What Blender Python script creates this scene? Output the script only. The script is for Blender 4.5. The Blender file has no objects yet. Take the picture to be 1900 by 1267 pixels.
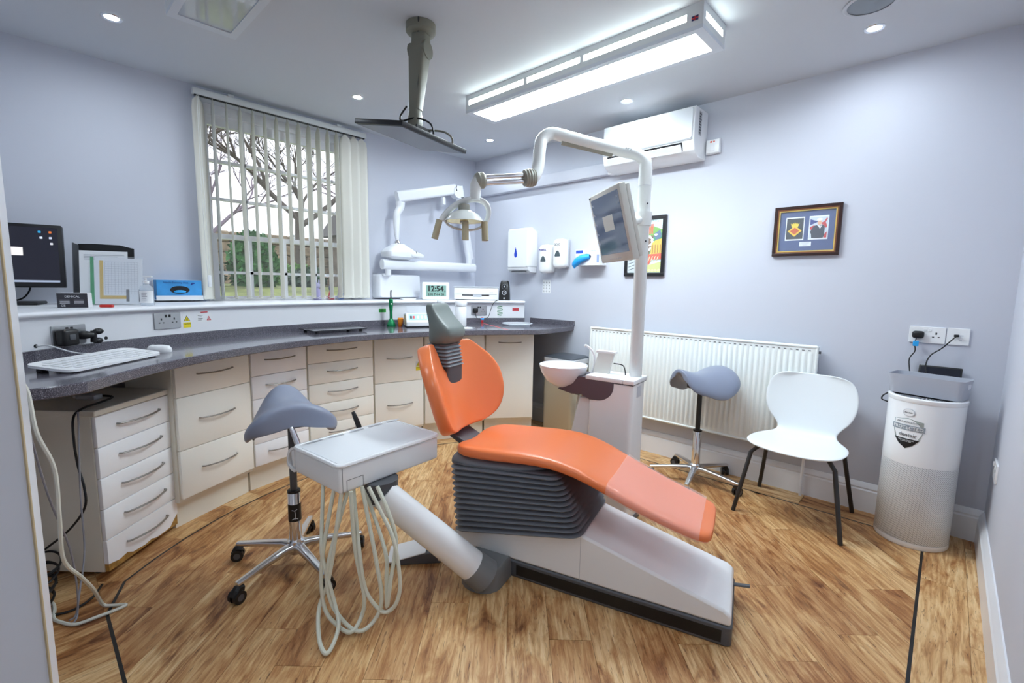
import bpy, bmesh, math, random
from mathutils import Vector, Matrix, Quaternion
random.seed(7)
SC = bpy.context.scene
COL = SC.collection
V = Vector
PI = math.pi
def R(d): return math.radians(d)

# ------------------------------------------------------------------ camera
H = 1.28
def camera_axes(yaw, pitch, roll):
    f = V((-math.sin(yaw)*math.cos(pitch), math.cos(yaw)*math.cos(pitch), -math.sin(pitch)))
    r = V((math.cos(yaw), math.sin(yaw), 0)); u = r.cross(f)
    c, s = math.cos(roll), math.sin(roll)
    return c*r+s*u, -s*r+c*u, f
_r, _u, _f = camera_axes(R(43.30), R(6.92), R(0.97))
cam = bpy.data.cameras.new('camera'); cam.sensor_width = 36; cam.sensor_fit = 'HORIZONTAL'
cam.lens = 36*856.4/1900; cam.clip_start = .02; cam.clip_end = 200
camo = bpy.data.objects.new('camera', cam); COL.objects.link(camo)
camo.matrix_world = Matrix(((_r.x, _u.x, -_f.x, 0), (_r.y, _u.y, -_f.y, 0), (_r.z, _u.z, -_f.z, H), (0, 0, 0, 1)))
SC.camera = camo

# ------------------------------------------------------------------ sky, exposure
w = bpy.data.worlds.new('overcast'); SC.world = w; w.use_nodes = True
bg = w.node_tree.nodes['Background']; bg.inputs[0].default_value = (.86, .92, 1, 1); bg.inputs[1].default_value = .5
SC.view_settings.view_transform = 'Standard'; SC.view_settings.look = 'None'
SC.view_settings.gamma = 1; SC.view_settings.use_curve_mapping = False
SC.view_settings.exposure = 2.22
LIGHTBOX = 11.5       # brightness of the long ceiling light's panels
DOWNLIGHT = 145.0      # brightness of the small ceiling downlights
try:
    SC.cycles.max_bounces = 10; SC.cycles.diffuse_bounces = 6; SC.cycles.transparent_max_bounces = 24
    SC.cycles.sample_clamp_indirect = 6; SC.cycles.caustics_reflective = False; SC.cycles.caustics_refractive = False
    SC.cycles.use_denoising = True
except Exception: pass

# ------------------------------------------------------------------ helpers
def lin(h):
    h = h.lstrip('#'); out = []
    for i in (0, 2, 4):
        c = int(h[i:i+2], 16)/255
        out.append(c/12.92 if c <= .04045 else ((c+.055)/1.055)**2.4)
    return (*out, 1)
MATS = {}
def mat(name, col, rough=.5, metal=0, spec=.5, coat=0, noise=None, bump=None, emit=None, trans=0, alpha=1):
    """plain principled material; noise=(scale, amount) varies the colour, bump=(scale, strength) the relief"""
    if name in MATS: return MATS[name]
    m = bpy.data.materials.new(name); m.use_nodes = True; nt = m.node_tree; b = nt.nodes['Principled BSDF']
    c = lin(col) if isinstance(col, str) else (*col, 1)
    b.inputs['Base Color'].default_value = c; b.inputs['Roughness'].default_value = rough
    b.inputs['Metallic'].default_value = metal; b.inputs['Specular IOR Level'].default_value = spec
    b.inputs['Coat Weight'].default_value = coat; b.inputs['Coat Roughness'].default_value = .05
    b.inputs['Transmission Weight'].default_value = trans; b.inputs['Alpha'].default_value = alpha
    if emit: b.inputs['Emission Color'].default_value = lin(emit[0]); b.inputs['Emission Strength'].default_value = emit[1]
    tc = None
    if noise or bump:
        tc = nt.nodes.new('ShaderNodeTexCoord')
    if noise:
        n = nt.nodes.new('ShaderNodeTexNoise'); n.inputs['Scale'].default_value = noise[0]; n.inputs['Detail'].default_value = 4
        nt.links.new(tc.outputs['Object'], n.inputs['Vector'])
        mx = nt.nodes.new('ShaderNodeMixRGB'); mx.blend_type = 'MULTIPLY'
        mx.inputs[0].default_value = noise[1]; mx.inputs[1].default_value = c
        rp = nt.nodes.new('ShaderNodeValToRGB'); rp.color_ramp.elements[0].position = .35; rp.color_ramp.elements[1].position = .65
        nt.links.new(n.outputs['Fac'], rp.inputs[0]); nt.links.new(rp.outputs[0], mx.inputs[2]); nt.links.new(mx.outputs[0], b.inputs['Base Color'])
    if bump:
        n2 = nt.nodes.new('ShaderNodeTexNoise'); n2.inputs['Scale'].default_value = bump[0]; n2.inputs['Detail'].default_value = 3
        nt.links.new(tc.outputs['Object'], n2.inputs['Vector'])
        bp = nt.nodes.new('ShaderNodeBump'); bp.inputs['Strength'].default_value = bump[1]; bp.inputs['Distance'].default_value = .01
        nt.links.new(n2.outputs['Fac'], bp.inputs['Height']); nt.links.new(bp.outputs[0], b.inputs['Normal'])
    MATS[name] = m
    return m
def glassy(name, col=(1, 1, 1), fac=.12, rough=.02):
    """thin clear sheet: mostly transparent, with a glossy share"""
    if name in MATS: return MATS[name]
    m = bpy.data.materials.new(name); m.use_nodes = True; nt = m.node_tree; nt.nodes.clear()
    o = nt.nodes.new('ShaderNodeOutputMaterial'); t = nt.nodes.new('ShaderNodeBsdfTransparent'); g = nt.nodes.new('ShaderNodeBsdfPrincipled')
    t.inputs[0].default_value = (*col, 1); g.inputs['Base Color'].default_value = (*col, 1); g.inputs['Roughness'].default_value = rough
    mx = nt.nodes.new('ShaderNodeMixShader'); mx.inputs[0].default_value = fac
    nt.links.new(t.outputs[0], mx.inputs[1]); nt.links.new(g.outputs[0], mx.inputs[2]); nt.links.new(mx.outputs[0], o.inputs[0])
    MATS[name] = m
    return m

# --- bmesh shapes
def B(): return bmesh.new()
def box(bm, x0, x1, y0, y1, z0, z1):
    vs = [bm.verts.new((x, y, z)) for z in (z0, z1) for y in (y0, y1) for x in (x0, x1)]
    for f in ((0, 2, 3, 1), (4, 5, 7, 6), (0, 1, 5, 4), (2, 6, 7, 3), (0, 4, 6, 2), (1, 3, 7, 5)): bm.faces.new([vs[i] for i in f])
    return bm
def rbox(x0, x1, y0, y1, z0, z1, r=.01, seg=2, bm=None):
    b = B(); box(b, x0, x1, y0, y1, z0, z1)
    r = min(r, .49*min(abs(x1-x0), abs(y1-y0), abs(z1-z0)))
    bmesh.ops.bevel(b, geom=b.edges[:], offset=r, segments=seg, profile=.5, affect='EDGES')
    return join(bm, b)
def join(bm, b):
    if bm is None: return b
    me = bpy.data.meshes.new('tmp'); b.to_mesh(me); b.free(); bm.from_mesh(me); bpy.data.meshes.remove(me); return bm
def ring(c, d, r, seg, ref=None, ry=None):
    d = V(d).normalized(); ref = V(ref) if ref else (V((0, 0, 1)) if abs(d.z) < .9 else V((1, 0, 0)))
    a = ref.cross(d).normalized(); b = d.cross(a)
    return [V(c)+a*r*math.cos(2*PI*i/seg)+b*(ry or r)*math.sin(2*PI*i/seg) for i in range(seg)]
def loft(bm, rings, caps=True, closed=True):
    L = [[bm.verts.new(p) for p in rg] for rg in rings]; n = len(L[0])
    for a, b in zip(L, L[1:]):
        for i in range(n if closed else n-1):
            j = (i+1) % n
            try: bm.faces.new((a[i], a[j], b[j], b[i]))
            except ValueError: pass
    if caps and closed:
        for q, fl in ((L[0], True), (L[-1], False)):
            try: bm.faces.new(q[::-1] if fl else q)
            except ValueError: pass
    return bm
def cyl(bm, p0, p1, r0, r1=None, seg=16, caps=True):
    p0, p1 = V(p0), V(p1); d = p1-p0
    return loft(bm, [ring(p0, d, r0, seg), ring(p1, d, r0 if r1 is None else r1, seg)], caps)
def catmull(pts, n):
    P = [V(p) for p in pts]; P = [2*P[0]-P[1]]+P+[2*P[-1]-P[-2]]; out = []
    for i in range(1, len(P)-2):
        a, b, c, d = P[i-1:i+3]
        for k in range(n):
            t = k/n; out.append(.5*((2*b)+(c-a)*t+(2*a-5*b+4*c-d)*t*t+(3*b-a-3*c+d)*t**3))
    out.append(P[-2]); return out
def tube(bm, pts, r, seg=8, n=6, ry=None):
    """round bar along a smoothed path; r is one radius or one for each given point"""
    P = catmull(pts, n) if n > 1 else [V(p) for p in pts]
    m = len(P)
    def rad(i):
        if not isinstance(r, (list, tuple)): return r
        t = i/(m-1)*(len(r)-1); k = min(int(t), len(r)-2); return r[k]+(r[k+1]-r[k])*(t-k)
    rings = []; prev = None
    for i, p in enumerate(P):
        d = (P[min(i+1, m-1)]-P[max(i-1, 0)]).normalized()
        if prev is None:
            ref = V((0, 0, 1)) if abs(d.z) < .9 else V((1, 0, 0)); a = ref.cross(d).normalized()
        else: a = (prev-d*prev.dot(d)).normalized()
        prev = a; b = d.cross(a); rr = rad(i)
        rings.append([p+a*rr*math.cos(2*PI*k/seg)+b*(ry or rr)*math.sin(2*PI*k/seg) for k in range(seg)])
    return loft(bm, rings)
def lathe(bm, prof, seg=24, c=(0, 0, 0), caps=True):
    c = V(c)
    return loft(bm, [[c+V((r*math.cos(2*PI*i/seg), r*math.sin(2*PI*i/seg), z)) for i in range(seg)] for r, z in prof], caps)
def prism(bm, poly, z0, z1, f=None):
    """closed outline (2-D) pushed from z0 to z1; f maps (a, b, h) to a point"""
    f = f or (lambda a, b, h: (a, b, h)); n = len(poly)
    A = [bm.verts.new(f(a, b, z0)) for a, b in poly]; Z = [bm.verts.new(f(a, b, z1)) for a, b in poly]
    bm.faces.new(A[::-1]); bm.faces.new(Z)
    for i in range(n): bm.faces.new((A[i], A[(i+1) % n], Z[(i+1) % n], Z[i]))
    return bm
FRONT = lambda a, b, h: (a, -h, b)       # outline drawn on a wall facing -y, h towards the viewer
SIDE = lambda a, b, h: (a, h, b)
def rrect(x0, x1, y0, y1, r, n=4):
    r = min(r, .499*(x1-x0), .499*(y1-y0)); out = []
    for cx, cy, a0 in ((x1-r, y1-r, 0), (x0+r, y1-r, 90), (x0+r, y0+r, 180), (x1-r, y0+r, 270)):
        for k in range(n+1): out.append((cx+r*math.cos(R(a0+90*k/n)), cy+r*math.sin(R(a0+90*k/n))))
    return out
def sheet(bm, G):
    L = [[bm.verts.new(p) for p in row] for row in G]
    for a, b in zip(L, L[1:]):
        for i in range(len(a)-1): bm.faces.new((a[i], a[i+1], b[i+1], b[i]))
    return bm
def ball(bm, c, r, s=(1, 1, 1), u=12, v=8):
    bmesh.ops.create_uvsphere(bm, u_segments=u, v_segments=v, radius=r, matrix=Matrix.Translation(c) @ Matrix.Diagonal((*s, 1)))
    return bm
def text_bm(s, size, at=(0, 0, 0), align='CENTER', depth=.0003, bm=None, shear=0, bold=0):
    """lettering standing on a wall that faces -y"""
    cu = bpy.data.curves.new('t', 'FONT'); cu.body = s; cu.size = size; cu.align_x = align; cu.align_y = 'CENTER'; cu.extrude = depth; cu.shear = shear
    cu.resolution_u = 2; cu.offset = bold
    o = bpy.data.objects.new('t', cu); COL.objects.link(o)
    me = bpy.data.meshes.new_from_object(o.evaluated_get(bpy.context.evaluated_depsgraph_get()))
    bpy.data.objects.remove(o); bpy.data.curves.remove(cu)
    me.transform(Matrix.Translation(at) @ Matrix.Rotation(PI/2, 4, 'X'))
    bm = bm or B(); bm.from_mesh(me); bpy.data.meshes.remove(me); return bm
def xf(bm, M):
    bm.transform(M); return bm

# --- objects
def obj(name, bm, m, parent=None, loc=None, rotz=0, smooth=40, sub=0, solid=0, bevel=0, kind=None, label=None, offset=-1):
    me = bpy.data.meshes.new(name)
    bmesh.ops.recalc_face_normals(bm, faces=bm.faces[:])
    bm.to_mesh(me); bm.free()
    if smooth:
        me.shade_smooth()
        if smooth < 180: me.set_sharp_from_angle(angle=R(smooth))
    me.materials.append(m)
    o = bpy.data.objects.new(name, me); COL.objects.link(o)
    if parent: o.parent = parent
    if loc: o.location = loc
    if rotz: o.rotation_euler = (0, 0, rotz)
    if solid:
        s = o.modifiers.new('solid', 'SOLIDIFY'); s.thickness = solid; s.offset = offset
    if bevel:
        s = o.modifiers.new('bevel', 'BEVEL'); s.width = bevel; s.segments = 2; s.limit_method = 'ANGLE'
    if sub:
        s = o.modifiers.new('sub', 'SUBSURF'); s.levels = sub; s.render_levels = sub
    if kind: o['kind'] = kind
    if label: o['label'] = label
    return o
def tag(o, label, cat, group=None):
    o['label'] = label; o['category'] = cat
    if group: o['group'] = group
    return o
def thing(name, label, cat, loc=(0, 0, 0), rotz=0, group=None):
    o = bpy.data.objects.new(name, None); COL.objects.link(o); o.empty_display_size = .05
    o.location = loc; o.rotation_euler = (0, 0, rotz)
    return tag(o, label, cat, group)
def struct(name, bm, m, **k): return obj(name, bm, m, kind='structure', **k)
def copy_tree(o, parent=None):
    c = o.copy(); COL.objects.link(c); c.parent = parent
    for ch in list(o.children): copy_tree(ch, c)
    return c

# ------------------------------------------------------------------ materials
M_wall = mat('wall_paint', (.575, .595, .665), .75, bump=(60, .02))
M_ceil = mat('ceiling_paint', (.575, .60, .64), .8)
M_gloss = mat('white_gloss_paint', (.80, .81, .84), .3)
M_white = mat('white_plastic', (.80, .81, .83), .35)
M_white2 = mat('bright_white_plastic', (.86, .87, .88), .25)
M_warm = mat('off_white_plastic', (.72, .71, .66), .35)
M_cream = mat('cream_laminate', lin('faf8f0')[:3], .42, bump=(40, .01))
M_drawer = mat('white_drawer_laminate', lin('fbfcff')[:3], .35)
M_carc = mat('carcass_board', lin('ebe7da')[:3], .5)
M_steel = mat('brushed_steel', (.33, .32, .30), .3, 1)
M_chrome = mat('chrome', (.78, .78, .8), .12, 1)
M_alu = mat('satin_aluminium', (.72, .73, .76), .24, 1)
M_black = mat('black_plastic', (.006, .006, .007), .4)
M_rubber = mat('black_rubber', (.016, .016, .018), .6)
M_dark = mat('dark_grey_plastic', lin('53555a')[:3], .42)
M_grey = mat('mid_grey_plastic', lin('77797b')[:3], .45)
M_lgrey = mat('light_grey_plastic', (.52, .54, .58), .4)
M_glass = glassy('window_glass', (1, 1, 1), .06)
M_clear = glassy('clear_plastic', (.98, .99, 1), .12, .08)
M_mdf = mat('raw_board', lin('b98b45')[:3], .8, noise=(40, .4))
M_screen = mat('dark_screen', (.010, .012, .022), .12)
def worktop_mat():
    m = mat('grey_speckled_worktop', lin('5a5862')[:3], .16, coat=.3); nt = m.node_tree; b = nt.nodes['Principled BSDF']
    tc = nt.nodes.new('ShaderNodeTexCoord'); v = nt.nodes.new('ShaderNodeTexNoise'); v.inputs['Scale'].default_value = 420; v.inputs['Detail'].default_value = 2
    rp = nt.nodes.new('ShaderNodeValToRGB'); e = rp.color_ramp.elements
    e[0].position = .35; e[0].color = lin('3d3b44'); e[1].position = .72; e[1].color = lin('a5a2ab')
    k = rp.color_ramp.elements.new(.55); k.color = lin('5c5963')
    nt.links.new(tc.outputs['Object'], v.inputs['Vector']); nt.links.new(v.outputs['Fac'], rp.inputs[0]); nt.links.new(rp.outputs[0], b.inputs['Base Color'])
    return m
M_top = worktop_mat()
def wood_mat():
    m = bpy.data.materials.new('rustic_oak_vinyl'); m.use_nodes = True; nt = m.node_tree; b = nt.nodes['Principled BSDF']; N = nt.nodes.new; L = nt.links.new
    tc = N('ShaderNodeTexCoord'); oi = N('ShaderNodeObjectInfo')
    mul = N('ShaderNodeMath'); mul.operation = 'MULTIPLY'; mul.inputs[1].default_value = 37
    L(oi.outputs['Random'], mul.inputs[0])
    add = N('ShaderNodeVectorMath'); add.operation = 'ADD'; L(tc.outputs['Object'], add.inputs[0]); L(mul.outputs[0], add.inputs[1])
    def noise(sc, scale, detail, dist, rough=.6):
        mp = N('ShaderNodeMapping'); mp.inputs['Scale'].default_value = sc; L(add.outputs[0], mp.inputs[0])
        n = N('ShaderNodeTexNoise'); n.inputs['Scale'].default_value = scale; n.inputs['Detail'].default_value = detail
        n.inputs['Roughness'].default_value = rough; n.inputs['Distortion'].default_value = dist; L(mp.outputs[0], n.inputs['Vector']); return n.outputs['Fac']
    def ramp(f, els):
        r = N('ShaderNodeValToRGB'); e = r.color_ramp.elements
        e[0].position, e[0].color = els[0][0], lin(els[0][1]); e[1].position, e[1].color = els[-1][0], lin(els[-1][1])
        for p, c in els[1:-1]: k = e.new(p); k.color = lin(c)
        L(f, r.inputs[0]); return r.outputs[0]
    grain = ramp(noise((2.6, 26, 1), 2.2, 8, .7), [(.25, '94693f'), (.42, 'c59a68'), (.56, 'dfbd8c'), (.75, 'ecd5aa')])
    patch = ramp(noise((2.2, 6.5, 1), 1.7, 6, 1.0), [(.28, '7f583e'), (.41, 'dcc6b0'), (.53, 'ffffff')])
    tone = ramp(oi.outputs['Random'], [(0, 'd2b49a'), (.5, 'f1e2cf'), (1, 'ffffff')])
    crack = ramp(noise((4, 42, 1), 3.0, 4, 1.6, .55), [(.30, '5a3a24'), (.40, 'ffffff')])
    out = grain
    for x, k in ((patch, .95), (tone, .8), (crack, .75)):
        mx = N('ShaderNodeMixRGB'); mx.blend_type = 'MULTIPLY'; mx.inputs[0].default_value = k; L(out, mx.inputs[1]); L(x, mx.inputs[2]); out = mx.outputs[0]
    L(out, b.inputs['Base Color']); b.inputs['Roughness'].default_value = .5
    bp = N('ShaderNodeBump'); bp.inputs['Strength'].default_value = .12; bp.inputs['Distance'].default_value = .004
    L(noise((3, 60, 1), 2, 3, .3), bp.inputs['Height']); L(bp.outputs[0], b.inputs['Normal'])
    return m
M_wood = wood_mat()

# ------------------------------------------------------------------ the room
XL, XR, YB, YF, CZ = -3.686, .232, 3.316, -.42, 2.535
struct('ceiling', box(B(), XL-.3, 1.6, YF-.2, YB+.2, CZ, CZ+.12), M_ceil, smooth=0)
struct('wall_back', box(B(), XL-.3, XR+.2, YB, YB+.2, -.1, CZ), M_wall, smooth=0)
struct('wall_right', box(B(), XR, XR+.2, .95, YB, -.1, CZ), M_wall, smooth=0)
# opening beside the viewer, leading to a short hall
struct('wall_hall_end', box(B(), 1.4, 1.6, YF, 1.15, -.1, CZ), M_wall, smooth=0)
struct('wall_hall_side', box(B(), XR+.2, 1.4, .95, 1.15, -.1, CZ), M_wall, smooth=0)
struct('wall_front', box(B(), XL-.3, 1.6, YF-.2, YF, -.1, CZ), M_wall, smooth=0)
WY0, WY1, WZ0, WZ1 = .885, 1.965, 1.115, 2.47      # window opening
bm = B()
box(bm, XL-.3, XL, YF, WY0, -.1, CZ); box(bm, XL-.3, XL, WY1, YB, -.1, CZ)
box(bm, XL-.3, XL, WY0, WY1, -.1, WZ0); box(bm, XL-.3, XL, WY0, WY1, WZ1, CZ)
struct('wall_left', bm, M_wall, smooth=0)

# floor: board base, diagonal planks inside a dark inlay line, border planks along the walls
floor = struct('floor', box(B(), XL-.2, 1.5, YF-.1, YB+.1, -.1, -.004), M_wood, smooth=0)
AC_ = V((-1.098, 1.553))                  # centre of the curved counter front
def clip(poly, a, b):
    """keep the part of a 2-D outline left of the line a-b"""
    out = []; n = len(poly)
    sd = lambda p: (b[0]-a[0])*(p[1]-a[1])-(b[1]-a[1])*(p[0]-a[0])
    for i in range(n):
        p, q = poly[i], poly[(i+1) % n]; s, t = sd(p), sd(q)
        if s >= 0: out.append(p)
        if (s >= 0) != (t >= 0):
            k = s/(s-t); out.append((p[0]+(q[0]-p[0])*k, p[1]+(q[1]-p[1])*k))
    return out
IX, IY, IR = .012, 3.112, 1.895           # inlay line: right, back, curved left
arc = [(AC_.x+IR*math.cos(R(t)), AC_.y+IR*math.sin(R(t))) for t in range(130, 230, 5)]
arc = [p for p in arc if p[1] < IY-.05 and p[1] > .16]
region = [(-1.6, .138), (IX, .138), (IX, IY), (arc[0][0]+.15, IY)]+arc+[(-2.234, .138)]
def area(p): return .5*sum(p[i][0]*p[(i+1) % len(p)][1]-p[(i+1) % len(p)][0]*p[i][1] for i in range(len(p)))
def plank(poly, ang):
    if len(poly) < 3 or abs(area(poly)) < .0006: return
    cx = sum(p[0] for p in poly)/len(poly); cy = sum(p[1] for p in poly)/len(poly); c, s = math.cos(-ang), math.sin(-ang)
    loc = [((x-cx)*c-(y-cy)*s, (x-cx)*s+(y-cy)*c) for x, y in poly]
    clean = [p for i, p in enumerate(loc) if (V(p)-V(loc[i-1])).length > 1e-4]
    if len(clean) < 3: return
    bm = prism(B(), clean, -.0045, 0)
    obj('plank', bm, M_wood, floor, loc=(cx, cy, 0), rotz=ang, smooth=0)
def planks_in(region, ang, wid, length, gap=.0007):
    u = V((math.cos(ang), math.sin(ang))); v = V((-u.y, u.x)); row = 0
    us = [V(p).dot(u) for p in region]; vs = [V(p).dot(v) for p in region]
    b = min(vs)-.03
    while b < max(vs):
        a = min(us)-random.random()*length
        while a < max(us):
            q = [(a+gap, b+gap), (a+length-gap, b+gap), (a+length-gap, b+wid-gap), (a+gap, b+wid-gap)]
            poly = [tuple(u*x+v*y) for x, y in q]
            for i in range(len(region)):
                poly = clip(poly, region[i], region[(i+1) % len(region)])
                if len(poly) < 3: break
            plank(poly, ang); a += length
        b += wid
planks_in(region, R(133), .155, .92)
LW = .011
# inlay strips
bm = B(); box(bm, IX, IX+LW, .1, IY+LW, -.004, .0002)
obj('inlay_strip', bm, M_black, floor, smooth=0)
bm = B(); box(bm, arc[0][0]+.15, IX, IY, IY+LW, -.004, .0002); obj('inlay_strip', bm, M_black, floor, smooth=0)
pts = [(arc[0][0]+.15, IY)]+arc+[(-2.234, .138)]
bm = B()
for s in (0,):
    A = []; Z = []
    for i, p in enumerate(pts):
        d = (V(pts[min(i+1, len(pts)-1)])-V(pts[max(i-1, 0)])).normalized(); nrm = V((-d.y, d.x))
        A.append(V(p)); Z.append(V(p)-nrm*LW)
    G = [[(p.x, p.y, .0002) for p in A], [(p.x, p.y, .0002) for p in Z]]
    sheet(bm, G)
obj('inlay_strip', bm, M_black, floor, smooth=0)
bm = B(); box(bm, -2.234, IX, .138-LW, .138, -.004, .0002); obj('inlay_strip', bm, M_black, floor, smooth=0)
# borders
def border(x0, x1, y0, y1, along_y, length=1.0):
    a = (y0 if along_y else x0)
    while a < (y1 if along_y else x1):
        b = min(a+length, y1 if along_y else x1)
        q = [(x0, a+.0007), (x1, a+.0007), (x1, b-.0007), (x0, b-.0007)] if along_y else [(a+.0007, y0), (b-.0007, y0), (b-.0007, y1), (a+.0007, y1)]
        plank(q, PI/2 if along_y else 0); a = b
border(IX+LW, IX+LW+.15, YF, 3.316, True, .78)
border(IX+LW+.151, XR, YF, 3.316, True, .9)
border(-2.45, IX, IY+LW, YB, False, .95)
yb = [(-3.2, -2.95), (-2.95, -2.7), (-2.7, -2.45), (-2.45, -2.2), (-2.2, -1.95), (-1.95, -1.7), (-1.7, -1.2), (-1.2, -.6), (-.6, 0)]
for x0, x1 in yb: plank([(x0+.0007, YF), (x1-.0007, YF), (x1-.0007, .127), (x0+.0007, .127)], PI/2)
# curved border between the inlay and the counter plinths
for i in range(len(arc)-1):
    p, q = arc[i], arc[i+1]
    def out(p, r): d = (V(p)-AC_).normalized(); return tuple(AC_+d*r)
    plank(clip([out(p, IR+LW), out(p, 2.16), out(q, 2.16), out(q, IR+LW)], (-9, .1285), (9, .1285)), math.atan2(q[1]-p[1], q[0]-p[0]))
plank([(-2.25, .1285), (-2.52, .1285), out(arc[-1], IR+LW)], R(140))
plank([(arc[0][0]+.14, IY+.01), out(arc[0], IR+LW), out(arc[0], 2.16), (-2.75, YB), (-2.45, YB), (-2.45, IY+LW)], R(40))

# baseboards with a moulded top
SK = [(0, 0), (.022, 0), (.022, .125), (.017, .133), (.019, .142), (.012, .158), (.005, .17), (0, .17)]
struct('baseboard_back', loft(B(), [[(x, YB-d, z) for d, z in SK] for x in (-2.36, XR-.001)]), M_gloss, smooth=30)
struct('baseboard_right', loft(B(), [[(XR-d, y, z) for d, z in SK] for y in (.95, YB-.022)]), M_gloss, smooth=30)
struct('baseboard_left', loft(B(), [[(x, YB-d, z) for d, z in SK] for x in (XL, -2.36)]), M_gloss, smooth=30)
# open door whose edge stands at the left of the view
d = struct('door_1', rbox(-1.38, -.60, -.052, -.008, .006, 2.04, .002, 1), M_gloss, smooth=30)
obj('edge_band', rbox(-.602, -.5985, -.0100, -.0078, .006, 2.04, .001, 1), mat('worn_door_edge', lin('c9b48c')[:3], .6), d)

# window: sash frame, two sashes of small panes
def frame_bm(y0, y1, z0, z1, x0, x1, t, tb=None, tt=None):
    bm = B(); tb = tb or t; tt = tt or t
    box(bm, x0, x1, y0, y0+t, z0, z1); box(bm, x0, x1, y1-t, y1, z0, z1)
    box(bm, x0, x1, y0+t, y1-t, z0, z0+tb); box(bm, x0, x1, y0+t, y1-t, z1-tt, z1)
    return bm
win = struct('window_1', frame_bm(WY0, WY1, WZ0, WZ1, XL-.22, XL-.09, .045, .03, .06), M_gloss, smooth=0)
def sash(name, x0, x1, y0, y1, z0, z1, glass, ymid, zmid):
    gy0, gy1, gz0, gz1 = glass
    bm = B()
    box(bm, x0, x1, y0, gy0, z0, z1); box(bm, x0, x1, gy1, y1, z0, z1); box(bm, x0, x1, gy0, gy1, z0, gz0); box(bm, x0, x1, gy0, gy1, gz1, z1)
    s = obj(name, bm, M_gloss, win, smooth=0)
    ys = [gy0]+ymid+[gy1]; zs = [gz0]+zmid+[gz1]; h = .0095
    for y in ymid: obj('muntin', box(B(), x0, x1, y-h, y+h, gz0, gz1), M_gloss, s, smooth=0)
    for z in zmid: obj('muntin', box(B(), x0, x1, gy0, gy1, z-h, z+h), M_gloss, s, smooth=0)
    xm = (x0+x1)/2
    for i in range(len(ys)-1):
        for j in range(len(zs)-1):
            obj('pane', box(B(), xm-.002, xm+.002, ys[i]+h*(i > 0), ys[i+1]-h*(i < len(ys)-2), zs[j]+h*(j > 0), zs[j+1]-h*(j < len(zs)-2)), M_glass, s, smooth=0)
sash('upper_sash', XL-.165, XL-.125, .93, 1.92, 1.575, 2.41, (.96, 1.885, 1.61, 2.345), [1.18, 1.423, 1.655], [1.852, 2.108])
sash('lower_sash', XL-.122, XL-.082, .93, 1.92, 1.125, 1.605, (.972, 1.878, 1.168, 1.575), [1.184, 1.426, 1.658], [1.338])

# ------------------------------------------------------------------ curved boxing and ledge behind the counter
BC = V((-.855, 1.72)); BR = 2.54
def bpt(t, r): return (BC.x+r*math.cos(R(t)), BC.y+r*math.sin(R(t)))
TA = [143.4+(236.5-143.4)*i/44 for i in range(45)]      # from the back wall round to the front wall
def wallpt(t):
    c, s = math.cos(R(t)), math.sin(R(t)); k = 9
    if c < 0: k = min(k, (XL-BC.x)/c)
    if s > 0: k = min(k, (YB-BC.y)/s)
    if s < 0: k = min(k, (YF-BC.y)/s)
    return (BC.x+k*c, BC.y+k*s)
bm = B(); rings = []
for t in TA:
    a, b = bpt(t, BR), wallpt(t)
    rings.append([(*a, .87), (*a, 1.115), (*b, 1.115), (*b, .87)])
for rg in rings:
    for i, p in enumerate(rg): rg[i] = (min(max(p[0], XL), XR), min(max(p[1], YF), YB), p[2])
trim = struct('trim_1', loft(bm, rings), M_gloss, smooth=30)
bm = B(); rings = []
for t in TA:
    b = wallpt(t)
    prof = [(BR+.01, 1.113), (BR-.022, 1.114), (BR-.030, 1.120), (BR-.032, 1.127), (BR-.028, 1.135), (BR-.018, 1.139)]
    rg = [(*bpt(t, r), z) for r, z in prof]+[(*b, 1.139), (*b, 1.113)]
    rings.append([(max(p[0], XL), min(max(p[1], YF), YB), p[2]) for p in rg])
obj('ledge', loft(bm, rings), M_gloss, trim, smooth=50)
for t in (-138.1, -145):
    x, y = bpt(t, BR-.001); ang = R(t)-PI/2
    bm = cyl(B(), (0, .004, 0), (0, -.001, 0), .008, seg=12)
    obj('cable_hole', bm, M_black, trim, loc=(x, y, .996), rotz=ang)

# worktop
front = [(-2.062, YF+.005), (-2.06, -.2), (-2.06, .04), (-2.085, .125)]+[(AC_.x+1.735*math.cos(R(t)), AC_.y+1.735*math.sin(R(t))) for t in [-127+i*(-91/26) for i in range(27)]]+[(-2.42, 2.705), (-2.37, 2.78), (-2.352, 2.88), (-2.356, 3.02), (-2.375, 3.2), (-2.38, YB-.001)]
def resample(P, n):
    P = [V(p) for p in P]; L = [0]
    for a, b in zip(P, P[1:]): L.append(L[-1]+(b-a).length)
    out = []
    for i in range(n):
        s = L[-1]*i/(n-1); k = max(j for j in range(len(L)-1) if L[j] <= s+1e-9); t = (s-L[k])/(L[k+1]-L[k]); out.append(P[k].lerp(P[k+1], t))
    return out
back = [bpt(t, BR-.002) for t in TA[::-1] if bpt(t, BR)[1] > YF+.01]
back = [(back[0][0]+.02, YF+.005)]+back+[(-2.89, YB-.002), (-2.5, YB-.0015), (-2.385, YB-.001)]
Fp, Bp = resample(front, 90), resample(back, 90)
rings = []
for a, b in zip(Fp, Bp):
    d = (b-a).normalized()
    a1 = a+d*.004
    rings.append([(a.x, a.y, .898), (a.x, a.y, .930), (a1.x, a1.y, .934), (b.x, b.y, .934), (b.x, b.y, .894), (a1.x, a1.y, .894)])
wt = thing('worktop', 'dark grey speckled curved worktop running along the cabinets', 'worktop', (0, 0, 0))
obj('slab', loft(B(), rings), M_top, wt, smooth=30)
rings = []
for t in TA:
    rings.append([(*bpt(t, BR-.0005), .934), (*bpt(t, BR-.0005), .980), (*bpt(t, BR-.020), .980), (*bpt(t, BR-.020), .934)])
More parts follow.
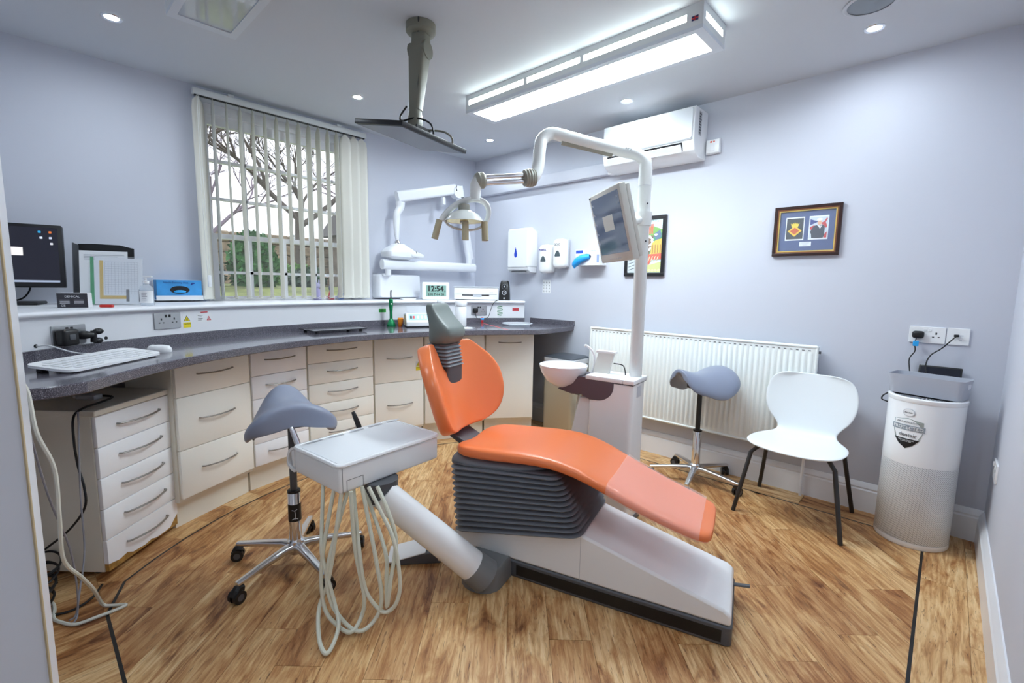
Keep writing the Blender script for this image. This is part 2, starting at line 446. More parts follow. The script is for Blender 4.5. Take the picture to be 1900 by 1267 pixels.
rings = [[(p[0], min(max(p[1], YF+.004), YB-.001), p[2]) for p in rg] for rg in rings]
obj('upstand', loft(B(), rings), M_top, wt, smooth=30)
obj('upstand', box(B(), -2.875, -2.372, YB-.020, YB-.0005, .934, .980), M_top, wt, smooth=0)
# waste chute ring set in the worktop
bm = lathe(B(), [(.105, .934), (.105, .9375), (.098, .939), (.085, .937), (.083, .9343)], 28, (-2.80, 2.40, 0), caps=False)
obj('chute_ring', bm, M_chrome, wt)
obj('chute_flap', lathe(B(), [(.083, .9342), (.08, .9365), (.0, .9365)], 28, (-2.80, 2.40, 0)), M_white2, wt)
# red tape mark across worktop and upstand
rt = mat('red_tape', lin('d83a3c')[:3], .5)
tp = thing('tape_strip', 'red tape line stuck across the worktop beside the chute ring', 'tape', (0, 0, 0))
t0 = 152.6
p0 = V(bpt(t0, BR-.0205)); p1 = V((-2.495, 2.60)); d = (p1-p0).normalized(); nn = V((-d.y, d.x))*.006
obj('strip', sheet(B(), [[(*(p0+nn), .9344), (*(p1+nn), .9344)], [(*(p0-nn), .9344), (*(p1-nn), .9344)]]), rt, tp, smooth=0)
q = V(bpt(t0+.22, BR-.021)), V(bpt(t0-.22, BR-.021))
obj('strip', sheet(B(), [[(*q[0], .936), (*q[1], .936)], [(*q[0], .985), (*q[1], .985)]]), rt, tp, smooth=0)
e = p1+d*.0012
obj('strip', sheet(B(), [[(*(e+nn), .897), (*(e-nn), .897)], [(*(e+nn), .932), (*(e-nn), .932)]]), rt, tp, smooth=0)

# ------------------------------------------------------------------ cabinets under the worktop
CV = [(-2.753, .485), (-2.953, .891), (-3.047, 1.263), (-3.058, 1.755), (-2.976, 2.148), (-2.761, 2.609), (-2.505, 2.932)]
def handle_bm(w, proud=.026, r=.0045):
    return tube(B(), [(-w/2, 0, 0), (-w*.47, -proud*.45, 0), (-w*.25, -proud*.85, -.002), (0, -proud, -.003), (w*.25, -proud*.85, -.002), (w*.47, -proud*.45, 0), (w/2, 0, 0)], [.003, r, r, r, r, r, .003], 8, 4, ry=.004)
def cabinet(i, name, label, zs, m, hw=.2, hz=None, zb=.16):
    a, b = V(CV[i]), V(CV[i+1]); mid = (a+b)/2; W = (b-a).length; ux = (b-a)/W
    # local x from a to b as seen from the room, y into the counter
    ang = math.atan2(ux.y, ux.x)
    c = thing(name, label, 'cabinet', (mid.x, mid.y, 0), ang, 'fitted cabinets under the worktop')
    yin = 1
    inv = Matrix.Rotation(-ang, 2)
    def l(p): return inv @ (V(p)-mid)
    oa, ob = AC_+(a-AC_)*1.15, AC_+(b-AC_)*1.15; la, lb = l(oa), l(ob)
    s = 1 if la.y > 0 else -1
    # carcass set back .02 behind the fronts
    poly = [(-W/2+.001, s*.02), (W/2-.001, s*.02), (lb.x-.002, lb.y), (la.x+.002, la.y)]
    obj('carcass', prism(B(), poly, .14, .893), M_carc, c, smooth=0)
    pl = [(-W/2+.001, s*.06), (W/2-.001, s*.06), (lb.x-.002, lb.y), (la.x+.002, la.y)]
    obj('plinth', prism(B(), pl, 0, .14), M_carc, c, smooth=0)
    g = .0065
    for k in range(len(zs)-1):
        z0, z1 = zs[k]+.0015, zs[k+1]-.0015
        y0, y1 = sorted((s*.0195, 0))
        fr = obj('drawer' if len(zs) > 2 else 'cabinet_door', rbox(-W/2+g, W/2-g, y0, y1, z0, z1, .003, 2), m, c)
        h = hz[k] if hz else (z0+z1)/2+.01
        hb = handle_bm(min(hw, W*.6)); xf(hb, Matrix.Translation((0, -.0002 if s > 0 else .0002, h)) @ (Matrix.Identity(4) if s > 0 else Matrix.Scale(-1, 4, (0, 1, 0))))
        obj('handle', hb, M_steel, fr)
    return c
cabinet(0, 'drawer_cabinet', 'cream cabinet of three deep drawers next to the white loose pedestal', [.16, .415, .69, .885], M_cream, .21)
cabinet(1, 'drawer_cabinet', 'bright white cabinet of five drawers behind the nearer saddle stool', [.16, .30, .44, .575, .715, .885], M_drawer, .2)
cabinet(2, 'drawer_cabinet', 'cream cabinet of five shallow drawers below the black slab', [.16, .312, .453, .594, .738, .885], M_cream, .22)
cabinet(3, 'drawer_cabinet', 'cream cabinet of two very deep drawers left of the dental chair', [.16, .53, .885], M_cream, .2)
cabinet(4, 'cupboard', 'cream cupboard mostly hidden behind the orange chair back', [.16, .885], M_cream, .2, [.81])
cabinet(5, 'cupboard', 'cream cupboard with one door at the right end of the counter', [.16, .885], M_cream, .19, [.81])
# yellow warning sticker on the two-drawer cabinet
def sticker(name, label, loc, ang, bmq, m, cat='sticker'):
    o = obj(name, bmq, m, loc=loc, rotz=ang, smooth=0); tag(o, label, cat); return o
def plate(w, h, t=.0006, r=.002): return prism(B(), rrect(-w/2, w/2, -h/2, h/2, r, 2), 0, t, FRONT)
M_yel = mat('warning_yellow', lin('f0dc2a')[:3], .5); M_ink = mat('black_ink', (.01, .01, .01), .6)
def warn_sticker(label, loc, ang, w, h):
    o = sticker('warning_sticker', label, loc, ang, plate(w, h), M_white2)
    r = w*.42
    obj('triangle', prism(B(), [(-r, h*.02), (r, h*.02), (0, h*.02+1.7*r)], .0006, .0010, FRONT), M_ink, o, smooth=0)
    r2 = r*.78
    obj('triangle', prism(B(), [(-r2, h*.02+r*.13), (r2, h*.02+r*.13), (0, h*.02+r*.13+1.7*r2)], .0010, .0013, FRONT), M_yel, o, smooth=0)
    bm = B(); 
    for k in range(3): box(bm, -r*.35, r*.35, -.0017, -.0013, h*.02+r*(.3+.22*k), h*.02+r*(.38+.22*k))
    obj('symbol', bm, M_ink, o, smooth=0)
    obj('caption_band', prism(B(), rrect(-w*.48, w*.48, -h*.47, -h*.06, .001, 1), .0006, .0010, FRONT), M_yel, o, smooth=0)
    obj('caption', text_bm('CAUTION', w*.2, (0, -.0013, -h*.19)), M_ink, o, smooth=0)
    return o
a, b = V(CV[3]), V(CV[4]); u = (b-a).normalized(); p = b-u*.045
warn_sticker('yellow warning sticker on the deep cream drawer beside the orange chair back', (p.x, p.y, .64), math.atan2(u.y, u.x), .05, .075)

# ------------------------------------------------------------------ loose drawer pedestal, chipped at the foot
fl, fr_ = V((-2.518, .167)), V((-2.802, .472)); u = (fr_-fl).normalized(); ang = math.atan2(u.y, u.x); W = (fr_-fl).length; mid = (fl+fr_)/2
ped = thing('drawer_pedestal', 'white five drawer pedestal with chipped bottom edge, standing loose under the desk end', 'pedestal', (mid.x, mid.y, 0), ang)
D = .50
sg = 1
obj('body', rbox(-W/2+.004, W/2-.004, .020, D, .022, .712, .002, 1), M_carc, ped)
obj('top_board', rbox(-W/2-.004, W/2+.006, -.004, D+.004, .7125, .737, .003, 1), M_carc, ped)
zs = [.028, .165, .303, .44, .575, .709]
for k in range(5):
    z0, z1 = zs[k]+.0015, zs[k+1]-.0015
    if k == 0:
        prof = [(-W/2+.004, .06), (-W/2+.06, .05), (-W/2+.10, .058), (-W/2+.13, .042), (-W/2+.2, .036), (-W/2+.24, .042), (-W/2+.26, .034), (.08, .031), (.12, .033), (.15, .036), (.175, .060), (W/2-.004, .085), (W/2-.004, z1), (-W/2+.004, z1)]
        f = obj('drawer', prism(B(), prof, -.0185, 0, FRONT), M_drawer, ped, smooth=0)
        obj('bare_board', prism(B(), [(-W/2+.006, .026), (W/2-.006, .026), (W/2-.006, z1-.01), (-W/2+.006, z1-.01)], -.0187, -.002, FRONT), M_mdf, f, smooth=0, label='bare chipboard where the white face has broken off')
    else:
        f = obj('drawer', rbox(-W/2+.004, W/2-.004, 0, .0185, z0, z1, .004, 2), M_drawer, ped)
    hb = handle_bm(.235, .03, .005); xf(hb, Matrix.Translation((.012, -.0002, (max(z0, .03)+z1)/2+.012))); obj('handle', hb, M_steel, f)
for x in (-W/2+.05, W/2-.05):
    for y in (.08, D-.08):
        obj('glide_foot', cyl(B(), (x, y, 0), (x, y, .0225), .02, seg=12), M_black, ped)

# ------------------------------------------------------------------ vertical blind
M_vane = mat('cream_blind_fabric', (.70, .69, .63), .8, bump=(300, .03))
M_rail = mat('blind_headrail', (.66, .69, .68), .4)
bl = thing('vertical_blind', 'cream vertical blind with open slats hanging in front of the sash window', 'blind', (XL+.046, 1.44, 0), R(90))
# local x = along window (world +y), local y = into wall
y0, y1 = .845-1.44, 2.052-1.44
obj('headrail', rbox(y0, y1, -.02, .02, 2.462, 2.5, .004, 2), M_rail, bl)
obj('glide_track', box(B(), y0+.01, y1-.01, -.008, .008, 2.4555, 2.4625), M_black, bl, smooth=0)
obj('rail_bracket', rbox(y0+.2, y0+.235, -.021, .044, 2.498, 2.515, .002, 1), M_rail, bl)
obj('rail_bracket', rbox(y1-.25, y1-.215, -.021, .044, 2.498, 2.515, .002, 1), M_rail, bl)
vy = [.872, .955, 1.035, 1.115, 1.195, 1.273, 1.35, 1.428, 1.505, 1.58, 1.652, 1.727, 1.80, 1.872, 1.945, 2.015]
for i, y in enumerate(vy):
    x = y-1.44; a = R(4+random.uniform(-5, 5)); c, s = math.cos(a), math.sin(a)
    if i == 0: a = R(62); c, s = math.cos(a), math.sin(a)
    if i >= 13: a = R(-52-6*(i-13)); c, s = math.cos(a), math.sin(a)
    rows = []
    hw = .0445
    for z, wk in ((1.152, 1), (1.165, 1), (2.38, 1), (2.425, .8), (2.446, .28), (2.4555, .24)):
        rows.append([(x+s*t*hw*wk+.004*(1-t*t)*c, c*t*hw*wk, z) for t in (-1, -.5, 0, .5, 1)])
    v = obj('slat', sheet(B(), rows), M_vane, bl, smooth=60, solid=.0012, offset=0)
    obj('bottom_weight', rbox(x-.0022, x+.0022, -.04*c, .04*c, 1.1545, 1.176, .001, 1) if abs(s) < .3 else xf(rbox(-.0022, .0022, -.04, .04, 1.1545, 1.176, .001, 1), Matrix.Translation((x, 0, 0)) @ Matrix.Rotation(-a, 4, 'Z')), M_vane, v)
M_chain = mat('ivory_chain', (.75, .75, .72), .4)
for e in (-.036, .036):
    P = []
    for i, y in enumerate(vy[1:]):
        x = y-1.44; P.append((x, e, 1.166))
        if i < len(vy)-2: P.append(((x+vy[i+2]-1.44)/2, e, 1.150))
    obj('bottom_chain', tube(B(), P, .0012, 5, 4), M_chain, bl)
obj('pull_cord', tube(B(), [(y0+.02, -.03, 2.46), (y0+.01, -.045, 1.9), (y0+.013, -.05, 1.33), (y0+.018, -.045, 1.262), (y0+.028, -.045, 1.31), (y0+.024, -.04, 1.9), (y0+.03, -.025, 2.46)], .0022, 6, 6), M_chain, bl)
obj('cord_weight', rbox(y0+.012, y0+.034, -.056, -.038, 1.235, 1.315, .006, 2), M_white, bl)

# ------------------------------------------------------------------ garden outside the window
M_grass = mat('lawn', lin('868f52')[:3], .9, noise=(3, .5))
bm = B(); G = []
for i in range(25):
    x = -3.99-i*1.1
    G.append([(x, y, -.2+1.36*(1-math.exp(-((x+3.9)/3.0)**2))+.06*math.sin(y*.7)+.03*math.sin(y*1.3+x)) for y in [-14+k*1.4 for k in range(32)]])
struct('ground', sheet(bm, G), M_grass, smooth=60)
M_stone = mat('garden_stone', lin('a39078')[:3], .95, noise=(6, .5), bump=(20, .4))
M_stone2 = mat('house_render', lin('8f857c')[:3], .95, noise=(4, .35))
gw = thing('garden_wall', 'pale rough stone wall standing behind the garden shrubs', 'wall', (-17.5, 6, 1.0))
for r in range(6):
    off = (r % 2)*.3
    for k in range(17):
        y = -5.2+k*.62+off; h = .34
        obj('stone', rbox(-.2-random.random()*.05, .2+random.random()*.06, y, y+.605, -.2+r*.35, -.2+r*.35+h, .04, 1), M_stone, gw, smooth=0)
bd = thing('garden_outbuilding', 'brown rendered outbuilding with a white gutter seen through the right panes', 'building', (-15.2, 9.3, .9))
obj('wall', box(B(), -1.5, 1.5, -1.4, 3.2, -.3, 2.0), M_stone2, bd, smooth=0)
obj('roof', prism(B(), [(-1.8, 2.0), (1.8, 2.0), (0, 3.0)], -1.7, 3.5, SIDE), mat('slate', lin('5e5a5c')[:3], .8), bd, smooth=0)
obj('gutter', tube(B(), [(1.62, -1.7, 2.01), (1.62, 3.5, 2.01)], .06, 8, 1), M_gloss, bd)
obj('downpipe', cyl(B(), (1.56, -.9, 0), (1.56, -.9, 2.01), .05, seg=8), M_black, bd)
obj('door', box(B(), 1.49, 1.53, .5, 1.3, -.3, 1.7), mat('brown_door', lin('4d3a30')[:3], .7), bd, smooth=0)
M_bark = mat('bark', lin('4a4038')[:3], .9); M_bark2 = mat('pale_bark', lin('857783')[:3], .9)
def tree(label, loc, h, m, depth=5, seed=1, spread=.6, r0=.14, lean=(0, 0)):
    rnd = random.Random(seed); t = thing('bare_tree', label, 'tree', loc, 0, 'bare trees in the garden')
    tr = B(); br = B(); tw = B()
    def grow(p, d, L, r, lev):
        q = p+d*L; mid = p+d*L*.5+V((rnd.uniform(-.06, .06), rnd.uniform(-.06, .06), 0))*L
        b = tr if lev == 0 else (br if lev < 3 else tw)
        tube(b, [p, mid, q], [r, r*.85, r*.68], 6 if lev < 2 else 4, 2 if lev < 3 else 1)
        if lev >= depth: return
        for k in range(3 if lev < 2 else rnd.choice((2, 3, 3))):
            a = V((rnd.uniform(-1, 1), rnd.uniform(-1, 1), rnd.uniform(-.15, .8)))
            nd = (d*(.75 if lev else .5)+a*spread*1.1).normalized(); nd.z = max(nd.z, -.15)
            grow(p+d*L*rnd.uniform(.55, 1), nd, L*rnd.uniform(.6, .82), r*.6, lev+1)
    grow(V((0, 0, -.3)), V((lean[0], lean[1], 1)).normalized(), h*.34, r0, 0)
    obj('trunk', tr, m, t); obj('branches', br, m, t); o = obj('twigs', tw, m, t, kind='stuff')
    return t
tree('tall bare tree with upright dark limbs in the middle of the garden view', (-12.0, 4.9, 1.1), 6.5, M_bark, 7, 3, .62, .13)
tree('bare tree leaning left across the upper left panes', (-10.5, 2.0, 1.1), 6.2, M_bark, 7, 11, .7, .09, (.1, -.1))
tree('dense thicket-like bare tree behind the right panes', (-10.0, 6.3, 1.1), 5.2, M_bark2, 7, 5, .75, .09)
tree('slender purple-grey bare tree farthest right in the garden', (-12.5, 8.6, 1.1), 5.8, M_bark2, 7, 8, .7, .1)
tree('small bare tree in front of the stone wall at the left', (-14.5, 3.6, 1.1), 5.6, M_bark2, 7, 21, .7, .09)
def leaf_mat(n, c): return mat(n, lin(c)[:3], .7, noise=(8, .6))
M_leaf = [leaf_mat('ivy_leaf', '3f7a3a'), leaf_mat('dark_leaf', '2f5138'), leaf_mat('fresh_leaf', '6fa04a')]
def shrub(label, loc, rx, ry, rz, m, n=1500, seed=0):
    rnd = random.Random(seed); t = thing('evergreen_shrub', label, 'shrub', loc, 0, 'evergreen shrubs in the garden'); bm = B()
    for k in range(n):
        d = V((rnd.gauss(0, 1), rnd.gauss(0, 1), rnd.gauss(0, 1))).normalized()*rnd.uniform(.55, 1)
        p = V((d.x*rx, d.y*ry, rz*.9+d.z*rz)); s = rnd.uniform(.05, .1)
        a = V((rnd.gauss(0, 1), rnd.gauss(0, 1), rnd.gauss(0, 1))).normalized(); b = a.orthogonal().normalized()
        vs = [bm.verts.new(p+a*s), bm.verts.new(p+b*s*.5), bm.verts.new(p-a*s), bm.verts.new(p-b*s*.5)]; bm.faces.new(vs)
    obj('foliage', bm, m, t, smooth=0, kind='stuff')
    obj('stem', cyl(B(), (0, 0, -.3), (0, 0, rz), .06, seg=6), M_bark, t)
shrub('tall ivy-green shrub behind the left lower panes', (-9.6, 3.05, 1.05), .42, .42, .62, M_leaf[0], 1700, 1)
shrub('dark spreading shrub at the far left of the lower panes', (-9.8, 2.1, 1.05), .5, .5, .34, M_leaf[1], 1400, 2)
shrub('fresh green low shrub in front of the stone wall', (-11.5, 4.6, 1.05), .6, .55, .34, M_leaf[2], 1500, 3)
shrub('dark low shrub beside the middle tree', (-10.2, 4.3, 1.05), .5, .35, .28, M_leaf[1], 1200, 4)
shrub('green climber clump behind the right lower panes', (-9.6, 5.6, 1.05), .35, .3, .6, M_leaf[0], 1300, 5)

# ------------------------------------------------------------------ sockets, stickers and notices on the boxing
def on_box(t, z, r=BR): x, y = bpt(t, r-.0004); return (x, y, z), R(t)-PI/2
M_plate = mat('satin_socket_plate', (.45, .46, .48), .32, .8); M_slot = mat('socket_insert', (.02, .02, .02), .5)
M_redmk = mat('red_marking', lin('c92f35')[:3], .5); M_blue = mat('blue_plastic', lin('2aa4e8')[:3], .4)
def socket(label, loc, ang, m, ins, w=.146, gangs=(-.036, .036)):
    s = thing('socket_outlet', label, 'socket', loc, ang)
    obj('face_plate', prism(B(), rrect(-w/2, w/2, -.043, .043, .004, 3), 0, .008, FRONT), m, s, bevel=.0012)
    for gx in gangs:
        bm = B(); box(bm, gx-.0035, gx+.0035, -.0086, -.0078, .004, .015)
        for sx in (-.011, .011): box(bm, gx+sx-.004, gx+sx+.004, -.0086, -.0078, -.012, -.007)
        obj('pin_slots', bm, M_slot if ins is None else ins, s, smooth=0)
        obj('rocker_switch', rbox(gx*.28-.006, gx*.28+.006, -.0105, -.0075, .019, .034, .001, 1), M_slot if ins is None else M_white, s)
    return s
l, a = on_box(-141.2, 1.03); socket('silver double socket on the boxing behind the keyboard, charger plugged in', l, a, M_plate, None)
ch = thing('plug_charger', 'square black charger plugged in beside the white keyboard', 'charger', l, a)
obj('body', rbox(-.068, .002, -.058, -.0088, -.045, .028, .012, 3), M_black, ch)
obj('logo_ring', rbox(-.046, -.02, -.0605, -.0575, -.018, .006, .004, 2), M_dark, ch)
cl = thing('clip_mount', 'black swivel clip mount jutting from the charger towards the worktop', 'holder', l, a)
obj('arm', tube(B(), [(.012, -.012, -.005), (.035, -.04, -.004), (.062, -.055, -.006)], [.016, .02, .013], 10, 4), M_black, cl)
obj('knob', xf(ball(B(), (0, 0, 0), .018, (1.3, .9, .8)), Matrix.Translation((.085, -.056, .008))), M_black, cl)
obj('knob', xf(ball(B(), (0, 0, 0), .018, (1.3, .9, .8)), Matrix.Translation((.085, -.05, -.035))), M_black, cl)
obj('stem', cyl(B(), (.066, -.054, .012), (.066, -.05, -.04), .012, seg=10), M_black, cl)
l, a = on_box(-152.2, 1.057); socket('silver double socket on the boxing left of the yellow warning sticker', l, a, M_plate, None)
l, a = on_box(153.2, 1.05); socket('silver double socket on the boxing under the printer', l, a, M_plate, None)
pg = thing('mains_plug', 'black mains plug in the socket under the printer', 'plug', l, a)
obj('body', rbox(-.06, -.014, -.032, -.0088, -.022, .022, .01, 2), M_black, pg)
obj('lead', tube(B(), [(-.037, -.022, -.02), (-.037, -.03, -.05), (-.02, -.05, -.075), (.03, -.06, -.078), (.075, -.06, -.05), (.1, -.055, .02), (.13, -.05, .075), (.17, -.03, .093), (.19, .0, .095)], .0028, 7, 6), M_black, pg)
obj('cable_tag', rbox(.0, .032, -.064, -.048, -.084, -.068, .002, 1), M_blue, pg)
l, a = on_box(-154.75, 1.045); warn_sticker('yellow caution sticker on the boxing right of the middle socket', l, a, .046, .075)
l, a = on_box(-157.1, 1.06); o = sticker('information_label', 'small white label with red strip and red triangle below the blind', l, a, plate(.088, .052), M_white2)
obj('heading_strip', prism(B(), rrect(-.02, .022, .030, .036, .001, 1), .0006, .0012, FRONT), M_redmk, o, smooth=0)
bm = B()
for k, wd in enumerate((.03, .024, .028, .022)): box(bm, -.038, -.038+wd, -.0010, -.0006, .014-k*.009, .0165-k*.009)
obj('print_lines', bm, M_ink, o, smooth=0)
obj('triangle', prism(B(), [(.014, -.016), (.042, -.016), (.028, .010)], .0006, .0010, FRONT), M_redmk, o, smooth=0)
obj('triangle', prism(B(), [(.020, -.012), (.036, -.012), (.028, .003)], .0010, .0013, FRONT), M_white2, o, smooth=0)
obj('symbol', prism(B(), [(.0235, -.011), (.0325, -.011), (.028, -.001)], .0013, .0016, FRONT), M_redmk, o, smooth=0)
l, a = on_box(173.1, 1.058); o = sticker('sign_label', 'small green label on the boxing above the curing light', l, a, plate(.062, .03), mat('label_green', lin('2f9a3c')[:3], .5))
obj('lettering', text_bm('CLEAN', .014, (0, -.001, 0)), mat('dark_green_ink', lin('17581f')[:3], .5), o, smooth=0)
l, a = on_box(145.3, 1.058); o = sticker('sign_label', 'small red label on the boxing near its right end', l, a, plate(.062, .03), mat('label_red', lin('c8434b')[:3], .5))
obj('lettering', text_bm('DIRTY', .014, (0, -.001, 0)), mat('dark_red_ink', lin('7d1a22')[:3], .5), o, smooth=0)
l, a = on_box(148.7, 1.045); o = sticker('hanging_card', 'white card with a green wavy line between printer socket and red label', l, a, plate(.072, .096), M_white2)
M_grn = mat('green_wire', lin('2a8a50')[:3], .4)
P = []
for k in range(5):
    z = .036-k*.017; s = 1 if k % 2 else -1
    P += [(-.022*s, -.003, z+.006), (.0, -.003, z+.002), (.022*s, -.003, z-.002)]
obj('wavy_line', tube(B(), [(-.012, -.003, .044)]+P+[(.012, -.003, -.044)], .002, 6, 4), M_grn, o)
M_print = mat('grey_print', (.35, .36, .4), .6)
def notice(label, loc, ang, w, h, rows, cols=1, grid=False):
    o = sticker('paper_notice', label, loc, ang, plate(w, h), M_white2, 'notice'); bm = B()
    if grid:
        bm2 = B()
        for r in range(rows):
            for c in range(cols):
                x = -w/2+w*(c+.5)/cols; z = h/2-h*(r+.9)/(rows+.6)
                bm2 = text_bm(random.choice('O&K8XBAQ'), w*.2, (x, -.001, z), bm=bm2)
                box(bm, x-w*.09, x+w*.09, -.001, -.0006, z-h*.075, z-h*.068)
        obj('symbols', bm2, M_ink, o, smooth=0)
    else:
        for r in range(rows):
            z = h/2-h*(r+1)/(rows+1); wd = w*random.uniform(.5, .8); box(bm, -wd/2, wd/2, -.001, -.0006, z-h*.012, z+h*.012)
    obj('print_lines', bm, M_print, o, smooth=0)
    return o
l, a = on_box(157.4, 1.06); notice('white printed notice on the boxing left of the printer socket', l, a, .06, .09, 9)
l, a = on_box(160.6, 1.06); notice('white printed notice behind the grey headrest', l, a, .07, .09, 8)
notice('small white notice of hand washing symbols on the wall under the soap dispensers', (-2.70, YB-.0004, 1.275), 0, .095, .12, 4, 3, True)

# ------------------------------------------------------------------ things on the ledge
LZ = 1.139
def standing(name, label, cat, x, y, face, z=LZ, group=None): return thing(name, label, cat, (x, y, z), R(face), group)
# computer monitor
M_bez = mat('monitor_bezel', (.005, .005, .007), .4)
mo = standing('computer_monitor', 'black computer monitor on the ledge at the far left', 'monitor', -3.49, -.075, 79)
def tilted(bm, a, z): return xf(bm, Matrix.Translation((0, 0, z)) @ Matrix.Rotation(a, 4, 'X') @ Matrix.Translation((0, 0, -z)))
TI = R(-7)
hs = .275
obj('bezel', tilted(rbox(-.25, .25, -.012, .032, .09, .415, .006, 2), TI, .25), M_bez, mo)
sc_ = obj('screen', tilted(prism(B(), rrect(-.232, .232, .112, .398, .001, 1), .0122, .0128, FRONT), TI, .25), mat('desktop_screen', (.012, .012, .02), .25, emit=('2a2a3a', .06)), mo, smooth=0)
obj('window_panel', tilted(prism(B(), rrect(-.16, .10, .250, .292, .001, 1), .0128, .0132, FRONT), TI, .25), mat('lit_window', lin('e8dfd8')[:3], .4, emit=('e8dfd8', .16)), sc_, smooth=0)
obj('task_bar', tilted(prism(B(), rrect(-.23, .23, .1135, .124, .001, 1), .0128, .0132, FRONT), TI, .25), mat('task_bar', lin('aab4c6')[:3], .4, emit=('aab4c6', .1)), sc_, smooth=0)
for k, (x, z, c) in enumerate(((.165, .375, '2b9fd0'), (.205, .375, 'd8702c'), (.17, .345, 'dfe4ee'), (.205, .345, 'c9cedd'), (.208, .315, 'd8d6d8'))):
    obj('desktop_icon', tilted(prism(B(), rrect(x-.0055, x+.0055, z-.0055, z+.0055, .002, 2), .0128, .0132, FRONT), TI, .25), mat('icon_%d' % k, lin(c)[:3], .4, emit=(c, .12)), sc_, smooth=0)
obj('stand_neck', tube(B(), [(0, .075, .01), (0, .085, .1), (0, .055, .22)], [.03, .026, .03], 10, 4), M_bez, mo)
obj('stand_base', rbox(-.15, .15, -.10, .12, 0, .016, .006, 2), M_bez, mo)
obj('rear_lead', tube(B(), [(.05, .04, .16), (.1, .06, .1), (.06, .1, .03), (-.02, .11, .012)], .004, 6, 5), M_black, mo)
# small carton
M_carton = mat('black_print_carton', lin('35333a')[:3], .5)
c = standing('small_carton', 'small black and white carton on the ledge beside the folder', 'box', -3.075, .175, 75)
obj('carton_body', rbox(-.055, .055, -.04, .045, 0, .07, .001, 1), M_white, c)
obj('front_print', box(B(), -.0545, .0545, -.0412, -.0399, .001, .069), M_carton, c, smooth=0)
obj('lettering', text_bm('DEMICAL', .013, (0, -.0416, .053)), M_white2, c, smooth=0)
bm = B()
for k in range(3): box(bm, -.045, -.01, -.0417, -.0412, .036-k*.007, .038-k*.007); box(bm, .005, .04, -.0417, -.0412, .036-k*.007, .038-k*.007)
obj('print_lines', bm, M_white2, c, smooth=0)
obj('lettering', text_bm('CE', .014, (-.034, -.0416, .010)), M_white2, c, smooth=0)
# magazine file with papers
f = standing('magazine_file', 'tall black magazine file leaning on the wall left of the window', 'file', -3.36, .30, 66)
LE = R(-8)
def lean(bm): return xf(bm, Matrix.Rotation(LE, 4, 'X'))
obj('back_panel', lean(prism(B(), [(-.125, .003), (.125, .003), (.125, .325), (.06, .342), (-.06, .345), (-.125, .342)], -.074, -.07, FRONT)), M_black, f, smooth=0)
obj('side_panel', lean(box(B(), -.125, -.121, .006, .07, .004, .335)), M_dark, f, smooth=0)
obj('base_panel', lean(box(B(), -.125, .125, .006, .07, .004, .009)), M_dark, f, smooth=0)
s = standing('paper_sheet', 'white typed sheet standing in front of the black magazine file', 'paper', -3.335, .308, 66)
obj('sheet', lean(prism(B(), rrect(-.105, .105, .003, .292, .001, 1), .0, .0008, FRONT)), M_white2, s, smooth=0)
bm = B()
for k in range(4): box(bm, -.085, .09-.03*(k % 2), -.0014, -.0009, .268-k*.008, .2705-k*.008)
obj('print_lines', lean(bm), M_print, s, smooth=0)
s = standing('plastic_wallet', 'clear wallet holding a yellow edged grid form, in front of the file', 'folder', -3.245, .352, 62)
obj('paper_form', lean(prism(B(), rrect(-.098, .112, .006, .252, .001, 1), .0, .0008, FRONT)), M_white2, s, smooth=0)
M_fy = mat('form_yellow', lin('dcb31c')[:3], .6)
obj('yellow_edge', lean(prism(B(), [(-.078, .034), (.04, .034), (.04, .052), (-.062, .052), (-.062, .24), (-.078, .24)], .0008, .0012, FRONT)), M_fy, s, smooth=0)
bm = B()
for k in range(14): box(bm, -.055, .09, -.0013, -.0008, .075+k*.012, .0758+k*.012)
for k in range(11): box(bm, -.055+k*.0145, -.0543+k*.0145, -.0013, -.0008, .06, .232)
obj('form_grid', lean(bm), M_print, s, smooth=0)
bm = B(); box(bm, .038, .052, -.0014, -.0009, .02, .085); box(bm, .094, .104, -.0014, -.0009, .02, .085)
obj('dark_tab', lean(bm), M_dark, s, smooth=0)
obj('green_spine', lean(prism(B(), [(-.118, .003), (-.1, .003), (-.103, .258), (-.118, .258)], .0008, .0018, FRONT)), mat('green_spine', lin('1f9a5c')[:3], .45), s, smooth=0)
obj('clear_sleeve', lean(prism(B(), rrect(-.118, .116, .003, .262, .002, 2), .0016, .0022, FRONT)), M_clear, s, smooth=0)
tag(obj('red_clip', rbox(-.028, .028, -.012, .012, 0, .014, .006, 3), mat('red_plastic', lin('cf2a22')[:3], .35), loc=(-3.02, .285, LZ), rotz=R(60)), 'little red clip lying in front of the plastic wallet', 'clip')
# hand gel bottle
g = standing('hand_gel_bottle', 'clear pump bottle of hand gel beside the plastic wallet', 'bottle', -3.135, .462, 62)
obj('bottle', lathe(B(), [(.028, 0), (.031, .004), (.031, .085), (.026, .103), (.014, .112), (.014, .12)], 20), glassy('gel_bottle', (.93, .95, .97), .3, .1), g)
obj('gel', lathe(B(), [(.027, .004), (.0285, .008), (.0285, .082), (.02, .098)], 16), glassy('gel', (.9, .93, .96), .25, .1), g)
bm = B(); loft(bm, [[(.0316*math.sin(t), -.0316*math.cos(t), z) for t in [R(-75+15*k) for k in range(11)]] for z in (.015, .08)], closed=False)
lb = obj('label', bm, M_white2, g)
bm = B()
for k in range(5): box(bm, -.012, .012-.004*(k % 2), -.0335, -.032, .03+k*.009, .0325+k*.009)
obj('print_lines', bm, M_print, lb, smooth=0)
pm = B(); lathe(pm, [(.015, .118), (.015, .132), (.006, .134), (.005, .15)], 14)
obj('pump_collar', pm, M_white2, g)
obj('pump_head', rbox(-.012, .03, -.008, .008, .15, .16, .003, 2), M_white2, g)
